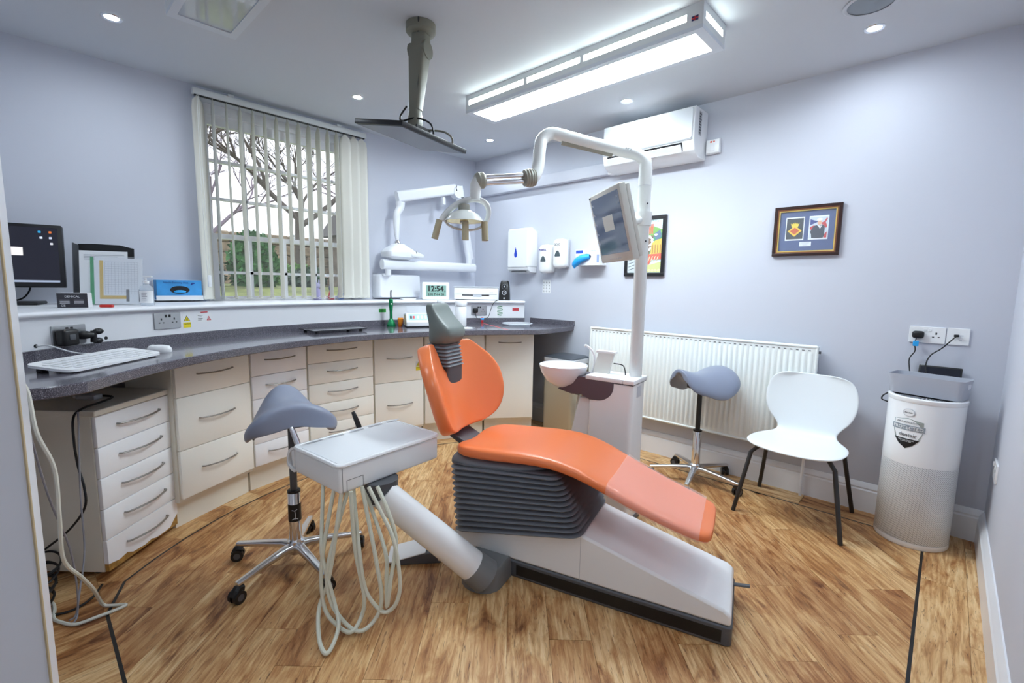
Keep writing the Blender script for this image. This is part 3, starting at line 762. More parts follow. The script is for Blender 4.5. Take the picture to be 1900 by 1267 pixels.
# glove box on the window wall
g = thing('glove_box', 'blue box of nitrile gloves in a white holder left of the window', 'box', (XL, .70, 1.15), R(90))
obj('holder', prism(B(), [(0, 0), (-.10, 0), (-.10, .03), (-.097, .03), (-.097, .003), (-.004, .003), (-.004, .13), (0, .13)], -.125, .125, lambda a, b, h: (h, a, b)), M_white, g, smooth=0)
M_gb = mat('glove_box_blue', lin('3f9de0')[:3], .45, noise=(9, .25))
obj('carton', rbox(-.12, .12, -.094, -.006, .0045, .128, .002, 1), M_gb, g)
obj('opening', prism(B(), [(.052*math.cos(t), .066+.025*math.sin(t)) for t in [2*PI*k/24 for k in range(24)]], .0942, .0948, FRONT), M_black, g, smooth=0)
obj('glove', xf(ball(B(), (0, 0, 0), .03, (1.2, .35, .35)), Matrix.Translation((0, -.092, .055))), M_blue, g)
obj('lettering', text_bm('Nitrile Sensory blue', .0165, (-.02, -.0948, .112)), mat('navy_ink', lin('1c3f8a')[:3], .5), g, smooth=0)
obj('emblem', prism(B(), [(.058, .098), (.066, .112), (.083, .112), (.08, .104), (.07, .102), (.066, .096)], .0942, .0948, FRONT), mat('navy_ink', lin('1c3f8a')[:3], .5), g, smooth=0)
bm = B()
for k in range(4): box(bm, -.11+k*.055, -.064+k*.055, -.0948, -.0942, .012, .017)
obj('print_lines', bm, M_white2, g, smooth=0)
# clock
c = standing('digital_clock', 'white digital clock on the ledge showing the time', 'clock', -3.40, 2.585, 66)
obj('case', rbox(-.125, .125, -.022, .02, .0, .158, .012, 3), M_white2, c)
obj('rear_case', rbox(-.128, .10, .018, .05, .004, .150, .008, 2), M_lgrey, c)
obj('display', prism(B(), rrect(-.093, .093, .032, .13, .002, 2), .0222, .0228, FRONT), mat('lcd', lin('8fb3a6')[:3], .25), c, smooth=0)
obj('time_digits', text_bm('12:54', .068, (-.006, -.0232, .098), bold=.0022), M_ink, c, smooth=0)
obj('date_digits', text_bm('2.02 TH 4  20', .026, (0, -.0232, .048), bold=.0006), M_ink, c, smooth=0)
obj('second_digits', text_bm('51', .02, (.08, -.0232, .078)), M_ink, c, smooth=0)
# small white tray beside it
tag(obj('white_dish', loft(B(), [[(x*k, y*k, z) for x, y in rrect(-.07, .07, -.035, .035, .02, 4)] for k, z in ((.9, 0), (1, .012), (.95, .012), (.86, .004))]), M_white2, loc=(-3.50, 2.36, LZ), rotz=R(80)), 'shallow white dish on the ledge left of the clock', 'dish')
# printer
p_ = standing('printer', 'flat white printer on the ledge in the corner', 'printer', -3.245, 2.945, 46)
obj('body', rbox(-.205, .205, -.085, .10, .006, .115, .01, 2), M_white2, p_)
obj('scanner_lid', rbox(-.208, .208, -.088, .102, .112, .126, .005, 2), M_lgrey, p_)
obj('paper_slot', box(B(), -.13, .12, -.0866, -.084, .040, .050), M_black, p_, smooth=0)
obj('output_catch', rbox(-.03, .05, -.092, -.084, .034, .052, .002, 1), M_lgrey, p_)
obj('front_seam', box(B(), -.19, .19, -.0858, -.084, .053, .0555), M_dark, p_, smooth=0)
obj('lettering', text_bm('PRINT', .012, (.14, -.0856, .07)), M_print, p_, smooth=0)
obj('base_shadow_gap', box(B(), -.19, .19, -.075, .09, 0, .0065), M_black, p_, smooth=0)
# speaker
s = standing('desktop_speaker', 'black two driver desktop speaker at the right end of the ledge', 'speaker', -3.085, 3.16, 40)
obj('cabinet', loft(B(), [[(x, y, z) for x, y in rrect(-w1, w1, -d0, d1, .012, 4)] for w1, d0, d1, z in ((.052, .05, .05, 0), (.05, .048, .05, .06), (.046, .044, .05, .12), (.04, .03, .052, .165), (.032, .01, .05, .185))]), M_black, s, bevel=0)
for z, r, y in ((.128, .026, -.043), (.072, .022, -.049)):
    k = obj('driver_ring', cyl(B(), (0, y, z), (0, y-.006, z), r, r*.92, 20), M_lgrey if z < .1 else M_dark, s)
    obj('cone', cyl(B(), (0, y-.0058, z), (0, y-.0066, z), r*.7, seg=18), M_black, k)
    obj('dust_cap', ball(B(), (0, y-.006, z), r*.3), M_lgrey, k)
obj('knob', cyl(B(), (.0, -.052, .02), (0, -.058, .02), .008, seg=12), M_lgrey, s)

# ------------------------------------------------------------------ things on the worktop
TZ = .9342
k = thing('computer_keyboard', 'white low keyboard lying on the left end of the worktop', 'keyboard', (-2.505, .205, TZ), R(135))
kb = B(); loft(kb, [[(x, y, z+.022*(y+.09)/.18) for x, y in rrect(-.235, .235, -.085, .085, .04, 5)] for z in (.004, .009, .0135)])
obj('base', kb, M_white2, k)
key_mesh = None
for r in range(5):
    for c in range(15):
        if r == 0 and c in (5, 6, 7, 8): continue
        if c in (0, 14) and r in (0, 4): continue
        x = -.2+c*.0285; y = -.062+r*.028; z = .0138+.022*(y+.09)/.18
        if key_mesh is None: key_mesh = obj('key', rbox(-.0125, .0125, -.012, .012, 0, .002, .001, 1), M_white, k, loc=(x, y, z)).data
        else:
            o = bpy.data.objects.new('key', key_mesh); COL.objects.link(o); o.parent = k; o.location = (x, y, z)
for x in (-.19, .19): obj('foot', rbox(x-.015, x+.015, .045, .065, 0, .026, .002, 1), M_black, k)
for x in (-.19, .19): obj('foot', rbox(x-.015, x+.015, -.07, -.055, 0, .010, .002, 1), M_black, k)
m_ = thing('computer_mouse', 'white mouse at the right end of the keyboard', 'mouse', (-2.735, .435, TZ), R(140))
obj('shell', loft(B(), [[(x*a, y*b, z) for x, y in [(.032*math.cos(t), .055*math.sin(t)) for t in [2*PI*j/20 for j in range(20)]]] for a, b, z in ((.95, .95, 0), (1, 1, .008), (.93, .95, .02), (.72, .8, .03), (.3, .4, .034))]), M_white2, m_)
obj('wheel', cyl(B(), (-.004, .03, .029), (.004, .03, .029), .007, seg=10), M_lgrey, m_)
tag(obj('keyboard_lead', tube(B(), [(*bpt(-138.1, BR-.004), .996), (-2.70, .06, 1.0), (-2.65, .10, .985), (-2.61, .14, .972), (-2.575, .195, .967)], .0028, 6, 6), M_white2), 'thin white lead from a hole in the boxing to the keyboard', 'cable')
s = thing('glass_slab', 'thin black glass slab on small feet on the worktop below the window', 'slab', (-3.185, 1.515, TZ), R(90))
obj('slab', rbox(-.195, .195, -.125, .125, .014, .022, .003, 1), mat('black_glass', (.035, .036, .042), .12), s)
for x in (-.16, .16):
    for y in (-.095, .095): obj('foot', cyl(B(), (x, y, 0), (x, y, .0145), .012, seg=12), M_black, s)
# curing light
M_gren = mat('green_metallic', lin('11834f')[:3], .25, .3)
c = thing('curing_light', 'slim green curing light standing upright in its charger', 'dental tool', (-3.27, 2.04, TZ), 0)
obj('charger_base', lathe(B(), [(.034, 0), (.036, .006), (.03, .03), (.017, .055), (.014, .062)], 20), M_gren, c)
obj('body', lathe(B(), [(.012, .05), (.012, .12), (.015, .15), (.018, .18), (.017, .215), (.01, .222)], 16), M_gren, c)
obj('light_guide', tube(B(), [(0, 0, .22), (0, 0, .27), (0, .004, .292)], .0055, 8, 3), M_black, c)
obj('button', ball(B(), (.016, -.006, .182), .006), M_white2, c)
# amber light shield
tag(obj('light_shield', sheet(B(), [[(.03*math.cos(R(t))*k, .03*math.sin(R(t))*k, z) for t in range(-70, 80, 15)] for k, z in ((.5, .0), (.8, .03), (1, .065), (.8, .075))]), glassy('amber', (.9, .4, .05), .5, .1), loc=(-3.2, 2.075, TZ+.0), solid=.002), 'curved amber light shield beside the green curing light', 'shield')
# mixing machine
a_ = thing('capsule_mixer', 'white capsule mixing machine with sloping blue control panel', 'machine', (-3.13, 2.205, TZ), R(64))
prof = [(-.08, 0.008), (.09, .008), (.09, .1), (-.03, .112), (-.07, .05), (-.08, .045)]
obj('housing', prism(B(), prof, -.105, .105, lambda a, b, h: (h, a, b)), M_white, a_, bevel=.006)
sl = V((-.07+.03, .05-.112)).normalized()
nrm = V((-.062, .04)).normalized()
def onslope(x, t, o=.0015):
    p = V((-.03, .112))*(1-t)+V((-.07, .05))*t+V((-.84, .54))*o; return (x, p.x, p.y)
obj('panel', sheet(B(), [[onslope(-.085, .12), onslope(.085, .12)], [onslope(-.085, .88), onslope(.085, .88)]]), mat('panel_blue', lin('a9d3ea')[:3], .4), a_, smooth=0)
for x, c in ((-.066, '2b3b33'), (-.045, 'd24a4a'), (-.01, 'e8f2f8'), (.02, 'e8f2f8'), (.05, 'e8f2f8')):
    obj('button', sheet(B(), [[onslope(x-.008, .35, .003), onslope(x+.008, .35, .003)], [onslope(x-.008, .7, .003), onslope(x+.008, .7, .003)]]), mat('btn_'+c, lin(c)[:3], .4), a_, smooth=0)
obj('base', box(B(), -.1, .1, -.07, .08, 0, .0085), M_black, a_, smooth=0)
obj('clear_cover', rbox(-.09, .10, -.01, .085, .112, .165, .006, 1), M_clear, a_)
obj('side_panel', box(B(), -.1065, -.1048, -.06, .08, .02, .095), mat('cream_side', lin('d9cfb0')[:3], .5), a_, smooth=0)
# spray bottle
b_ = thing('spray_bottle', 'white trigger spray bottle with blue arrow label left of the headrest', 'bottle', (-3.06, 2.40, TZ), R(60))
obj('bottle', loft(B(), [[(x, y, z) for x, y in rrect(-w_, w_, -d_, d_, .02, 4)] for w_, d_, z in ((.044, .03, 0), (.046, .032, .01), (.046, .032, .1), (.036, .026, .145), (.016, .016, .175), (.015, .015, .195))]), M_white2, b_)
obj('trigger_head', rbox(-.045, .022, -.011, .011, .193, .218, .005, 2), M_white2, b_)
obj('trigger', tube(B(), [(-.022, 0, .197), (-.032, 0, .18), (-.042, 0, .165)], .005, 6, 3), M_white2, b_)
obj('label', prism(B(), [(-.02, .03), (.03, .03), (.03, .09), (-.02, .09), (-.002, .06)], .0322, .0328, FRONT), mat('label_blue', lin('2467c8')[:3], .45), b_, smooth=0)
b_ = thing('wide_tub', 'white wide necked tub standing behind the grey headrest', 'tub', (-2.98, 2.53, TZ), 0)
obj('tub', lathe(B(), [(.045, 0), (.047, .004), (.047, .16), (.04, .172)], 20), M_white2, b_)
obj('lid', lathe(B(), [(.05, .17), (.052, .174), (.052, .205), (.05, .209), (0, .209)], 20), M_white, b_)
# glass dish
d_ = thing('glass_dish', 'clear cut glass dish on the worktop near the right wall', 'dish', (-2.735, 2.965, TZ), 0)
obj('bowl', lathe(B(), [(.06, 0), (.075, .003), (.13, .016), (.135, .018), (.128, .018), (.07, .006), (.0, .005)], 28), glassy('dish_glass', (.95, .98, 1), .35, .05), d_)
obj('rim', lathe(B(), [(.131, .016), (.136, .018), (.131, .020), (.127, .018), (.131, .016)], 28, caps=False), mat('dish_rim', (.8, .84, .9), .08, .2), d_)

# little ornaments on the sill
def ornament(label, y, h, c1, c2, ears=False, x=XL-.055):
    o = thing('sill_ornament', label, 'ornament', (x, y, LZ), R(90)); k = h/.12
    obj('body', lathe(B(), [(.022*k, 0), (.026*k, .01*k), (.022*k, .05*k), (.012*k, .075*k)], 14), mat('orn_'+c1, lin(c1)[:3], .5), o)
    obj('head', ball(B(), (0, 0, .09*k), .02*k), mat('orn_'+c2, lin(c2)[:3], .5), o)
    if ears:
        for s in (-1, 1): obj('ear', ball(B(), (s*.011*k, 0, .115*k), .008*k, (.6, .5, 1.9), 8, 6), mat('orn_'+c2, lin(c2)[:3], .5), o)
    else: obj('hat', lathe(B(), [(.021*k, .1*k), (.014*k, .113*k), (0, .122*k)], 12), mat('orn_'+c2, lin(c2)[:3], .5), o)
ornament('lilac long eared ornament on the window sill', 1.655, .15, 'a9a3cf', 'b9b6d8', True)
ornament('red and navy ornament on the window sill', 1.77, .12, 'c6464f', '4a4f7d')
ornament('blue and white ornament at the right end of the window sill', 1.85, .12, '6f8fd0', 'dfe5f2')
ornament('tiny white ornament in the middle of the window sill', 1.385, .075, 'eef1f6', 'e4eaf4')
o = thing('rail_ornament', 'tiny white bear perched on the meeting rail of the window', 'ornament', (XL-.10, 1.50, 1.606), R(90))
obj('body', ball(B(), (0, 0, .012), .012), M_white2, o); obj('head', ball(B(), (0, 0, .03), .009), M_white2, o)
for s in (-1, 1): obj('ear', ball(B(), (s*.008, 0, .038), .004), M_white2, o)

# ------------------------------------------------------------------ x-ray unit on the corner wall
M_xr = mat('xray_white', (.80, .82, .86), .3)
x_ = thing('xray_unit', 'white wall mounted x-ray arm folded in the corner above the ledge', 'x-ray unit', (XL, 2.35, 0), R(90))
# local x = world y-2.35, local y = into the wall
obj('control_box', loft(B(), [[(a*k, -h, 1.257+b*k) for a, b in rrect(-.235, .215, -.105, .105, .02, 4)] for h, k in ((.002, 1), (.05, .99), (.09, .95), (.10, .91))]), M_xr, x_)
def bar(pts, w, h, r=.02, seg=3):
    """flat sided arm along a straight line; w across (into the room), h along height"""
    a, b = V(pts[0]), V(pts[1]); d = (b-a).normalized(); side = V((0, 1, 0)); up = d.cross(side).normalized()
    out = [(x, y) for x, y in rrect(-w/2, w/2, -h/2, h/2, r, seg)]
    return loft(B(), [[a+side*x+up*y for x, y in out], [b+side*x+up*y for x, y in out]])
obj('wall_arm', bar([(-.22, -.14, 1.442), (.83, -.14, 1.448)], .07, .085, .03, 4), M_xr, x_)
obj('arm_joint', cyl(B(), (-.16, -.14, 1.35), (-.16, -.14, 1.40), .025, seg=16), M_xr, x_)
obj('arm_bracket', rbox(-.2, -.12, -.13, -.01, 1.345, 1.365, .005, 2), M_xr, x_)
obj('pivot_post', tube(B(), [(.765, -.14, 1.47), (.762, -.14, 1.54), (.757, -.14, 1.60)], [.028, .032, .03], 14, 3), M_xr, x_)
obj('lower_arm', bar([(.775, -.14, 1.53), (.625, -.14, 2.22)], .055, .085, .025, 4), M_xr, x_)
obj('elbow', cyl(B(), (.60, -.175, 2.16), (.60, -.105, 2.16), .058, seg=20), M_xr, x_)
obj('joint_mark', tube(B(), [(.57, -.177, 2.21), (.565, -.177, 2.19), (.575, -.177, 2.165)], .004, 5, 2), M_black, x_)
obj('joint_mark', tube(B(), [(.63, -.177, 2.11), (.645, -.177, 2.112), (.66, -.177, 2.115)], .004, 5, 2), M_black, x_)
obj('upper_arm', bar([(.58, -.14, 2.185), (-.065, -.14, 2.02)], .055, .095, .02, 4), M_xr, x_)
obj('arm_clip', rbox(.42, .455, -.16, -.12, 2.02, 2.09, .008, 2), M_xr, x_)
obj('drop_link', tube(B(), [(-.03, -.14, 1.98), (-.035, -.14, 1.93), (-.065, -.14, 1.88), (-.072, -.14, 1.80), (-.07, -.14, 1.71), (-.066, -.14, 1.655)], [.04, .035, .03, .028, .022, .014], 14, 4), M_xr, x_)
obj('ball_joint', lathe(B(), [(.012, 1.668), (.014, 1.655), (.03, 1.635), (.036, 1.62)], 16, (-.066, -.14, 0)), M_chrome, x_)
hd = obj('tube_head', loft(B(), [[(x-.055, y-.14, z) for x, y in rrect(-w, w, -d, d, .04, 5)] for w, d, z in ((.09, .06, 1.49), (.135, .085, 1.51), (.14, .09, 1.55), (.12, .08, 1.575), (.075, .055, 1.605), (.055, .04, 1.622))]), M_xr, x_)
obj('grip', rbox(.02, .12, -.235, -.06, 1.515, 1.545, .008, 2), M_xr, hd)
obj('beam_cone', cyl(B(), (.085, -.15, 1.545), (.19, -.15, 1.525), .034, .022, 18), M_xr, hd)
obj('cone_ring', cyl(B(), (.10, -.15, 1.542), (.104, -.15, 1.541), .0345, seg=18), M_black, hd)

# ------------------------------------------------------------------ dispensers on the back wall
t_ = thing('towel_dispenser', 'large white paper towel dispenser with a blue drop window', 'dispenser', (-2.955, YB, 0), 0)
obj('cover', loft(B(), [[(x, -h, z) for x, z in rrect(-.135+i, .135-i, 1.452, 1.81-j, .015, 4)] for h, i, j in ((.002, 0, .03), (.07, 0, .0), (.115, .004, .008), (.13, .016, .02))]), M_white2, t_)
obj('lower_tray', prism(B(), [(-.001, 1.452), (-.125, 1.452), (-.12, 1.425), (-.09, 1.405), (-.001, 1.395)], -.13, .13, lambda a, b, h: (h, a, b)), M_white, t_, bevel=.006)
obj('towel_slot', box(B(), -.09, .09, -.115, -.07, 1.4035, 1.4125), M_dark, t_, smooth=0)
def drop(cx, cz, w, h, n=10):
    P = [(cx, cz+h*.62)]
    for k in range(n+1): t = R(35-250*k/n); P.append((cx+w*math.cos(t)*1.0, cz-h*.16+h*.34*math.sin(t)))
    return P
obj('drop_window', prism(B(), drop(-.02, 1.58, .018, .085), .1302, .1315, FRONT), mat('drop_blue', lin('1740c4')[:3], .2), t_, smooth=0)
def soap(label, x, z, text, tm, back):
    s = thing('soap_dispenser', label, 'dispenser', (x, YB, z), 0)
    obj('back_plate', rbox(-.062, .062, -.05, -.001, -.12, .125, .018, 3), back, s)
    obj('cover', loft(B(), [[(a, -h, b) for a, b in rrect(-.062+i, .062-i, -.125+i*.6, .125-i, .035, 5)] for h, i in ((.045, 0), (.085, .0), (.103, .01), (.11, .025))]), M_white2, s)
    tri = [(-.026, -.022), (.026, -.022), (.03, -.012), (.016, .018), (.006, .028), (-.006, .028), (-.016, .018), (-.03, -.012)]
    obj('sight_window', prism(B(), [(a, b-.005) for a, b in tri], .1102, .1118, FRONT), mat('smoked_window', lin('4c5a5f')[:3], .2), s, smooth=0)
    obj('lettering', text_bm(text, .026, (-.006, -.1112, .075), bold=.0006), tm, s, smooth=0)
    obj('nozzle', rbox(-.022, .022, -.1, -.055, -.128, -.098, .01, 2), M_white, s)
    return s
M_purp = mat('purple_ink', lin('3a2f86')[:3], .4)
soap('white soap dispenser with purple lettering next to the towel dispenser', -2.66, 1.52, 'PURELL', M_purp, M_white)
soap('white soap dispenser with grey back, the one nearest the glove box', -2.50, 1.562, 'GOJO', M_dark, M_lgrey)
# glove box on the wall
g = thing('glove_box', 'white box with a blue glove pulled out, on the wall beside the pole screen', 'box', (-2.20, YB, 1.455), 0)
obj('holder', prism(B(), [(0, 0), (-.1, 0), (-.1, .02), (-.097, .02), (-.097, .003), (-.003, .003), (-.003, .12), (0, .12)], -.125, .125, lambda a, b, h: (h, a, b)), M_white, g, smooth=0)
obj('carton', rbox(-.12, .12, -.094, -.005, .0045, .13, .001, 1), mat('pale_carton', (.78, .80, .86), .5), g)
obj('blue_patch', prism(B(), rrect(-.116, -.045, .098, .124, .001, 1), .0941, .0946, FRONT), mat('patch_blue', lin('2f52b8')[:3], .5), g, smooth=0)
obj('blue_patch', prism(B(), rrect(.09, .112, .01, .085, .001, 1), .0941, .0946, FRONT), mat('patch_lilac', lin('8d9fe0')[:3], .5), g, smooth=0)
obj('red_print', prism(B(), rrect(-.035, .02, .008, .016, .001, 1), .0941, .0946, FRONT), M_redmk, g, smooth=0)
obj('lettering', text_bm('nitrile', .02, (.055, -.0946, .118)), M_print, g, smooth=0)
obj('opening', prism(B(), [(-.01+.045*math.cos(t), .07+.024*math.sin(t)) for t in [2*PI*k/24 for k in range(24)]], .0942, .0947, FRONT), M_black, g, smooth=0)
M_glove = mat('blue_glove', lin('26a2f2')[:3], .45)
bm = B(); tube(bm, [(.02, -.094, .072), (-.03, -.115, .06), (-.075, -.125, .035), (-.105, -.12, .005), (-.11, -.115, -.012)], [.02, .03, .03, .026, .014], 10, 4)
obj('glove', bm, M_glove, g)
for k in range(3): obj('glove_finger', tube(B(), [(-.085-.012*k, -.125, .012+.010*k), (-.1-.010*k, -.128, -.008+.010*k), (-.108-.008*k, -.124, -.024+.012*k)], [.010, .009, .006], 8, 3), M_glove, g)

# ------------------------------------------------------------------ pictures
M_fr = mat('black_frame', (.012, .012, .014), .35)
def picture_frame(o, w, h, t, m, d=.022):
    bm = B()
    box(bm, -w/2, w/2, -d, -.001, -h/2, -h/2+t); box(bm, -w/2, w/2, -d, -.001, h/2-t, h/2)
    box(bm, -w/2, -w/2+t, -d, -.001, -h/2+t, h/2-t); box(bm, w/2-t, w/2, -d, -.001, -h/2+t, h/2-t)
    return obj('frame', bm, m, o, smooth=0, bevel=.002)
def flat(o, name, poly, m, h=.012, t=.0005): return obj(name, prism(B(), poly, h, h+t, FRONT), m, o, smooth=0)
def pm(c): return mat('print_'+c, lin(c)[:3], .5)
# colourful abstract print (generic shapes in the same colours)
a_ = thing('framed_print', 'black framed bright print of plants and steps behind the lamp pole', 'picture', (-1.735, YB, 1.592), 0)
picture_frame(a_, .33, .45, .026, M_fr)
flat(a_, 'print', rrect(-.14, .14, -.2, .2, .001, 1), pm('d8eef0'), .010)
def blob(cx, cz, rx, rz, n=14, j=0, seed=0):
    rnd = random.Random(seed); return [(cx+rx*math.cos(2*PI*k/n)*(1+j*rnd.uniform(-1, 1)), cz+rz*math.sin(2*PI*k/n)*(1+j*rnd.uniform(-1, 1))) for k in range(n)]
flat(a_, 'hill_shape', [(-.14, .05), (-.14, .09), (0, .13), (.06, .15), (.14, .12), (.14, .02)], pm('6aa838'), .0106)
flat(a_, 'green_field', [(.0, -.1), (.139, -.1), (.139, .1), (.03, .07)], pm('1e8a58'), .0112)
flat(a_, 'blue_shape', [(.07, .09), (.12, .12), (.13, .07), (.09, .04)], pm('4a668a'), .0118)
for k in range(5): flat(a_, 'red_stroke', [(.0+.014*k, .09), (.006+.014*k, .09), (.02+.011*k, .165), (.01+.011*k, .165)], pm('d4552c'), .0122)
for k in range(16):
    cx = .0+.06*random.Random(k).random()+.03*(k//8); cz = -.08+.011*k; flat(a_, 'white_patch', blob(cx, cz, .012, .009, 6, .25, k), pm('f0efe6'), .0126)
flat(a_, 'brown_shape', [(-.02, -.09), (.03, -.09), (.07, .08), (.02, .08)], pm('6b4a30'), .0119)
flat(a_, 'yellow_shape', [(.05, -.06), (.139, -.06), (.139, .055), (.09, .045), (.055, .02)], pm('e3b93a'), .0130)
for k in range(4): flat(a_, 'ochre_bar', rrect(.062+.02*k, .07+.02*k, -.055, .01, .001, 1), pm('a9781f'), .0136)
flat(a_, 'red_shape', [(.0, -.13), (.03, -.06), (.139, -.055), (.139, -.1), (.06, -.1), (.04, -.14)], pm('d9502e'), .0138)
for k in range(4): flat(a_, 'cream_stroke', [(.03+.022*k, -.115), (.036+.022*k, -.115), (.05+.022*k, -.075), (.044+.022*k, -.075)], pm('f3d9b0'), .0142)
flat(a_, 'meadow_shape', [(-.02, -.195), (.139, -.195), (.139, -.115), (.04, -.14), (-.02, -.15)], pm('c8cf7e'), .0131)
for k in range(6): flat(a_, 'leaf_mark', blob(.0+.024*k, -.18, .012, .01, 8, .2, k), pm('dfe6a5'), .0137)
flat(a_, 'grey_shape', [(-.139, -.195), (-.03, -.195), (-.04, -.09), (-.139, -.08)], pm('c3cdd4'), .0131)
for k in range(4): flat(a_, 'dark_stroke', [(-.13, -.18+.024*k), (-.13, -.175+.024*k), (-.05, -.15+.024*k), (-.05, -.156+.024*k)], pm('4b5560'), .0137)
for s in range(12): flat(a_, 'leaf_mark', blob(-.1+.018*s, .19-.004*(s % 3), .008, .006, 6, .2, s), pm('9ccbd6'), .0112)
obj('glazing', box(B(), -.14, .14, -.0165, -.0155, -.2, .2), glassy('picture_glass', (1, 1, 1), .05), a_, smooth=0)
# presentation frame
f_ = thing('framed_display', 'brown and gold frame holding two small pictures on blue card', 'picture', (-.675, YB, 1.64), 0)
W_, H_ = .352, .30
picture_frame(f_, W_, H_, .017, mat('mahogany_dark', lin('2e1714')[:3], .3), .024)
bm = B(); i0 = .017
def inner(o, name, a, t, m, d):
    w, h = W_-2*a, H_-2*a; bm = B()
    box(bm, -w/2, w/2, -d, -.002, -h/2, -h/2+t); box(bm, -w/2, w/2, -d, -.002, h/2-t, h/2)
    box(bm, -w/2, -w/2+t, -d, -.002, -h/2+t, h/2-t); box(bm, w/2-t, w/2, -d, -.002, -h/2+t, h/2-t)
    return obj(name, bm, m, o, smooth=0)
inner(f_, 'brown_moulding', .0171, .007, mat('mahogany', lin('7a4a30')[:3], .3), .021)
inner(f_, 'gold_slip', .0242, .007, mat('gilt', lin('dcc071')[:3], .35, .4), .017)
flat(f_, 'mount_card', rrect(-.145, .145, -.119, .119, .001, 1), pm('3f5585'), .008)
for cx, nm in ((-.062, 'emblem'), (.062, 'portrait')):
    flat(f_, 'picture_border', rrect(cx-.05, cx+.05, -.055, .085, .001, 1), pm('e6edf5'), .009)
flat(f_, 'emblem_ground', rrect(-.107, -.017, -.047, .077, .001, 1), pm('27333c'), .010)
flat(f_, 'gold_diamond', [(-.062, -.032), (-.024, .002), (-.062, .034), (-.1, .002)], pm('e8c22e'), .0106)
flat(f_, 'red_diamond', [(-.062, -.02), (-.037, .002), (-.062, .023), (-.087, .002)], pm('c8571f'), .0112)
flat(f_, 'gold_crown', [(-.078, .024), (-.046, .024), (-.038, .05), (-.046, .042), (-.052, .053), (-.057, .044), (-.062, .055), (-.067, .044), (-.072, .053), (-.078, .042), (-.086, .05)], pm('e6cf3c'), .0112)
flat(f_, 'portrait_ground', rrect(.017, .107, -.047, .077, .001, 1), pm('c9d6e2'), .010)
flat(f_, 'flag_blue', [(.018, .03), (.06, .05), (.018, .066)], pm('2d3f86'), .0104)
flat(f_, 'flag_red', [(.018, .02), (.04, .03), (.05, .012), (.03, -.002), (.018, .008)], pm('c23b3f'), .0106)
flat(f_, 'flag_red', [(.07, .04), (.09, .05), (.1, .07), (.106, .066), (.097, .045), (.106, .02), (.1, .01), (.084, .03)], pm('c23b3f'), .0106)
flat(f_, 'flag_red', [(.09, -.03), (.106, -.01), (.106, -.046), (.092, -.046)], pm('c23b3f'), .0104)
flat(f_, 'tunic_shape', [(.03, -.046), (.026, -.02), (.02, -.01), (.035, .022), (.05, .03), (.066, .02), (.08, .032), (.094, .02), (.094, -.03), (.088, -.046)], pm('2c3748'), .0110)
flat(f_, 'collar_shape', [(.056, .03), (.07, .008), (.082, .03), (.07, .02)], pm('eef2f6'), .0116)
flat(f_, 'face_shape', blob(.066, .044, .011, .015, 12), pm('e2b092'), .0114)
flat(f_, 'cap_shape', blob(.066, .062, .015, .008, 12), pm('f2f4f6'), .0119)
flat(f_, 'name_plate', rrect(-.031, .031, -.092, -.066, .001, 1), pm('dfe6ee'), .009)
bm = B()
for k in range(3): box(bm, -.02+.004*k, .02-.004*k, -.0099, -.0095, -.073-k*.006, -.0715-k*.006)
obj('print_lines', bm, M_print, f_, smooth=0)
obj('glazing', box(B(), -.145, .145, -.0135, -.0127, -.119, .119), glassy('picture_glass', (1, 1, 1), .05), f_, smooth=0)

# ------------------------------------------------------------------ air conditioner, switch, trunking
ac = thing('air_conditioner', 'white split air conditioner high on the back wall', 'air conditioner', (-1.667, YB, 2.155), 0)
prof = [(-.001, .0), (-.13, .0), (-.195, .035), (-.215, .09), (-.222, .2), (-.214, .30), (-.20, .312), (-.001, .315)]
obj('body', prism(B(), prof, -.345, .35, lambda a, b, h: (h, a, b)), M_white2, ac, bevel=.006)
obj('front_panel', loft(B(), [[(x, -.2235-.004*k-.004*math.sin((z-.1)/.2*PI), z) for x, z in rrect(-.335+.004*k, .34-.004*k, .105, .298, .012, 3)] for k in (0, 1)]), mat('glossy_white', (.70, .73, .76), .15), ac)
obj('air_slot', prism(B(), [(-.1945, .036), (-.214, .088), (-.206, .09), (-.186, .042)], -.3, .27, lambda a, b, h: (h, a-.008, b)), M_black, ac, smooth=0)
obj('louvre', prism(B(), [(-.205, .030), (-.232, .07), (-.228, .074), (-.2, .036)], -.298, .268, lambda a, b, h: (h, a, b)), M_white, ac, smooth=0)
obj('trim_line', box(B(), -.335, .34, -.2245, -.2215, .0985, .1035), M_lgrey, ac, smooth=0)
obj('rating_label', box(B(), .3505, .3512, -.15, -.11, .14, .29), M_plate, ac, smooth=0)
bm = B()
for k in range(8): box(bm, .3512, .3516, -.147, -.113+.01*(k % 2)-.01, .15+k*.017, .160+k*.017)
obj('print_lines', bm, M_dark, ac, smooth=0)
fs = thing('fused_switch', 'small white fused switch with red marks below the air conditioner', 'switch', (-1.262, YB, 2.235), 0)
obj('back_box', rbox(-.046, .046, -.03, -.001, -.046, .046, .004, 2), M_white, fs)
obj('face_plate', rbox(-.043, .043, -.037, -.030, -.043, .043, .003, 2), M_white2, fs)
obj('neon', rbox(-.018, -.004, -.039, -.0365, .024, .034, .002, 1), mat('neon_red', lin('e8502e')[:3], .4), fs)
obj('neon', rbox(.003, .013, -.039, -.0365, .024, .034, .002, 1), mat('neon_red', lin('e8502e')[:3], .4), fs)
obj('fuse_carrier', rbox(-.015, .015, -.039, -.0365, -.03, .012, .002, 1), M_white, fs)
tr = thing('cable_trunking', 'long white trunking running from the air conditioner to the corner', 'trunking', (0, YB, 0), 0)
obj('trunk', rbox(XL+.002, -2.012, -.06, -.001, 2.165, 2.255, .006, 2), M_wall, tr)
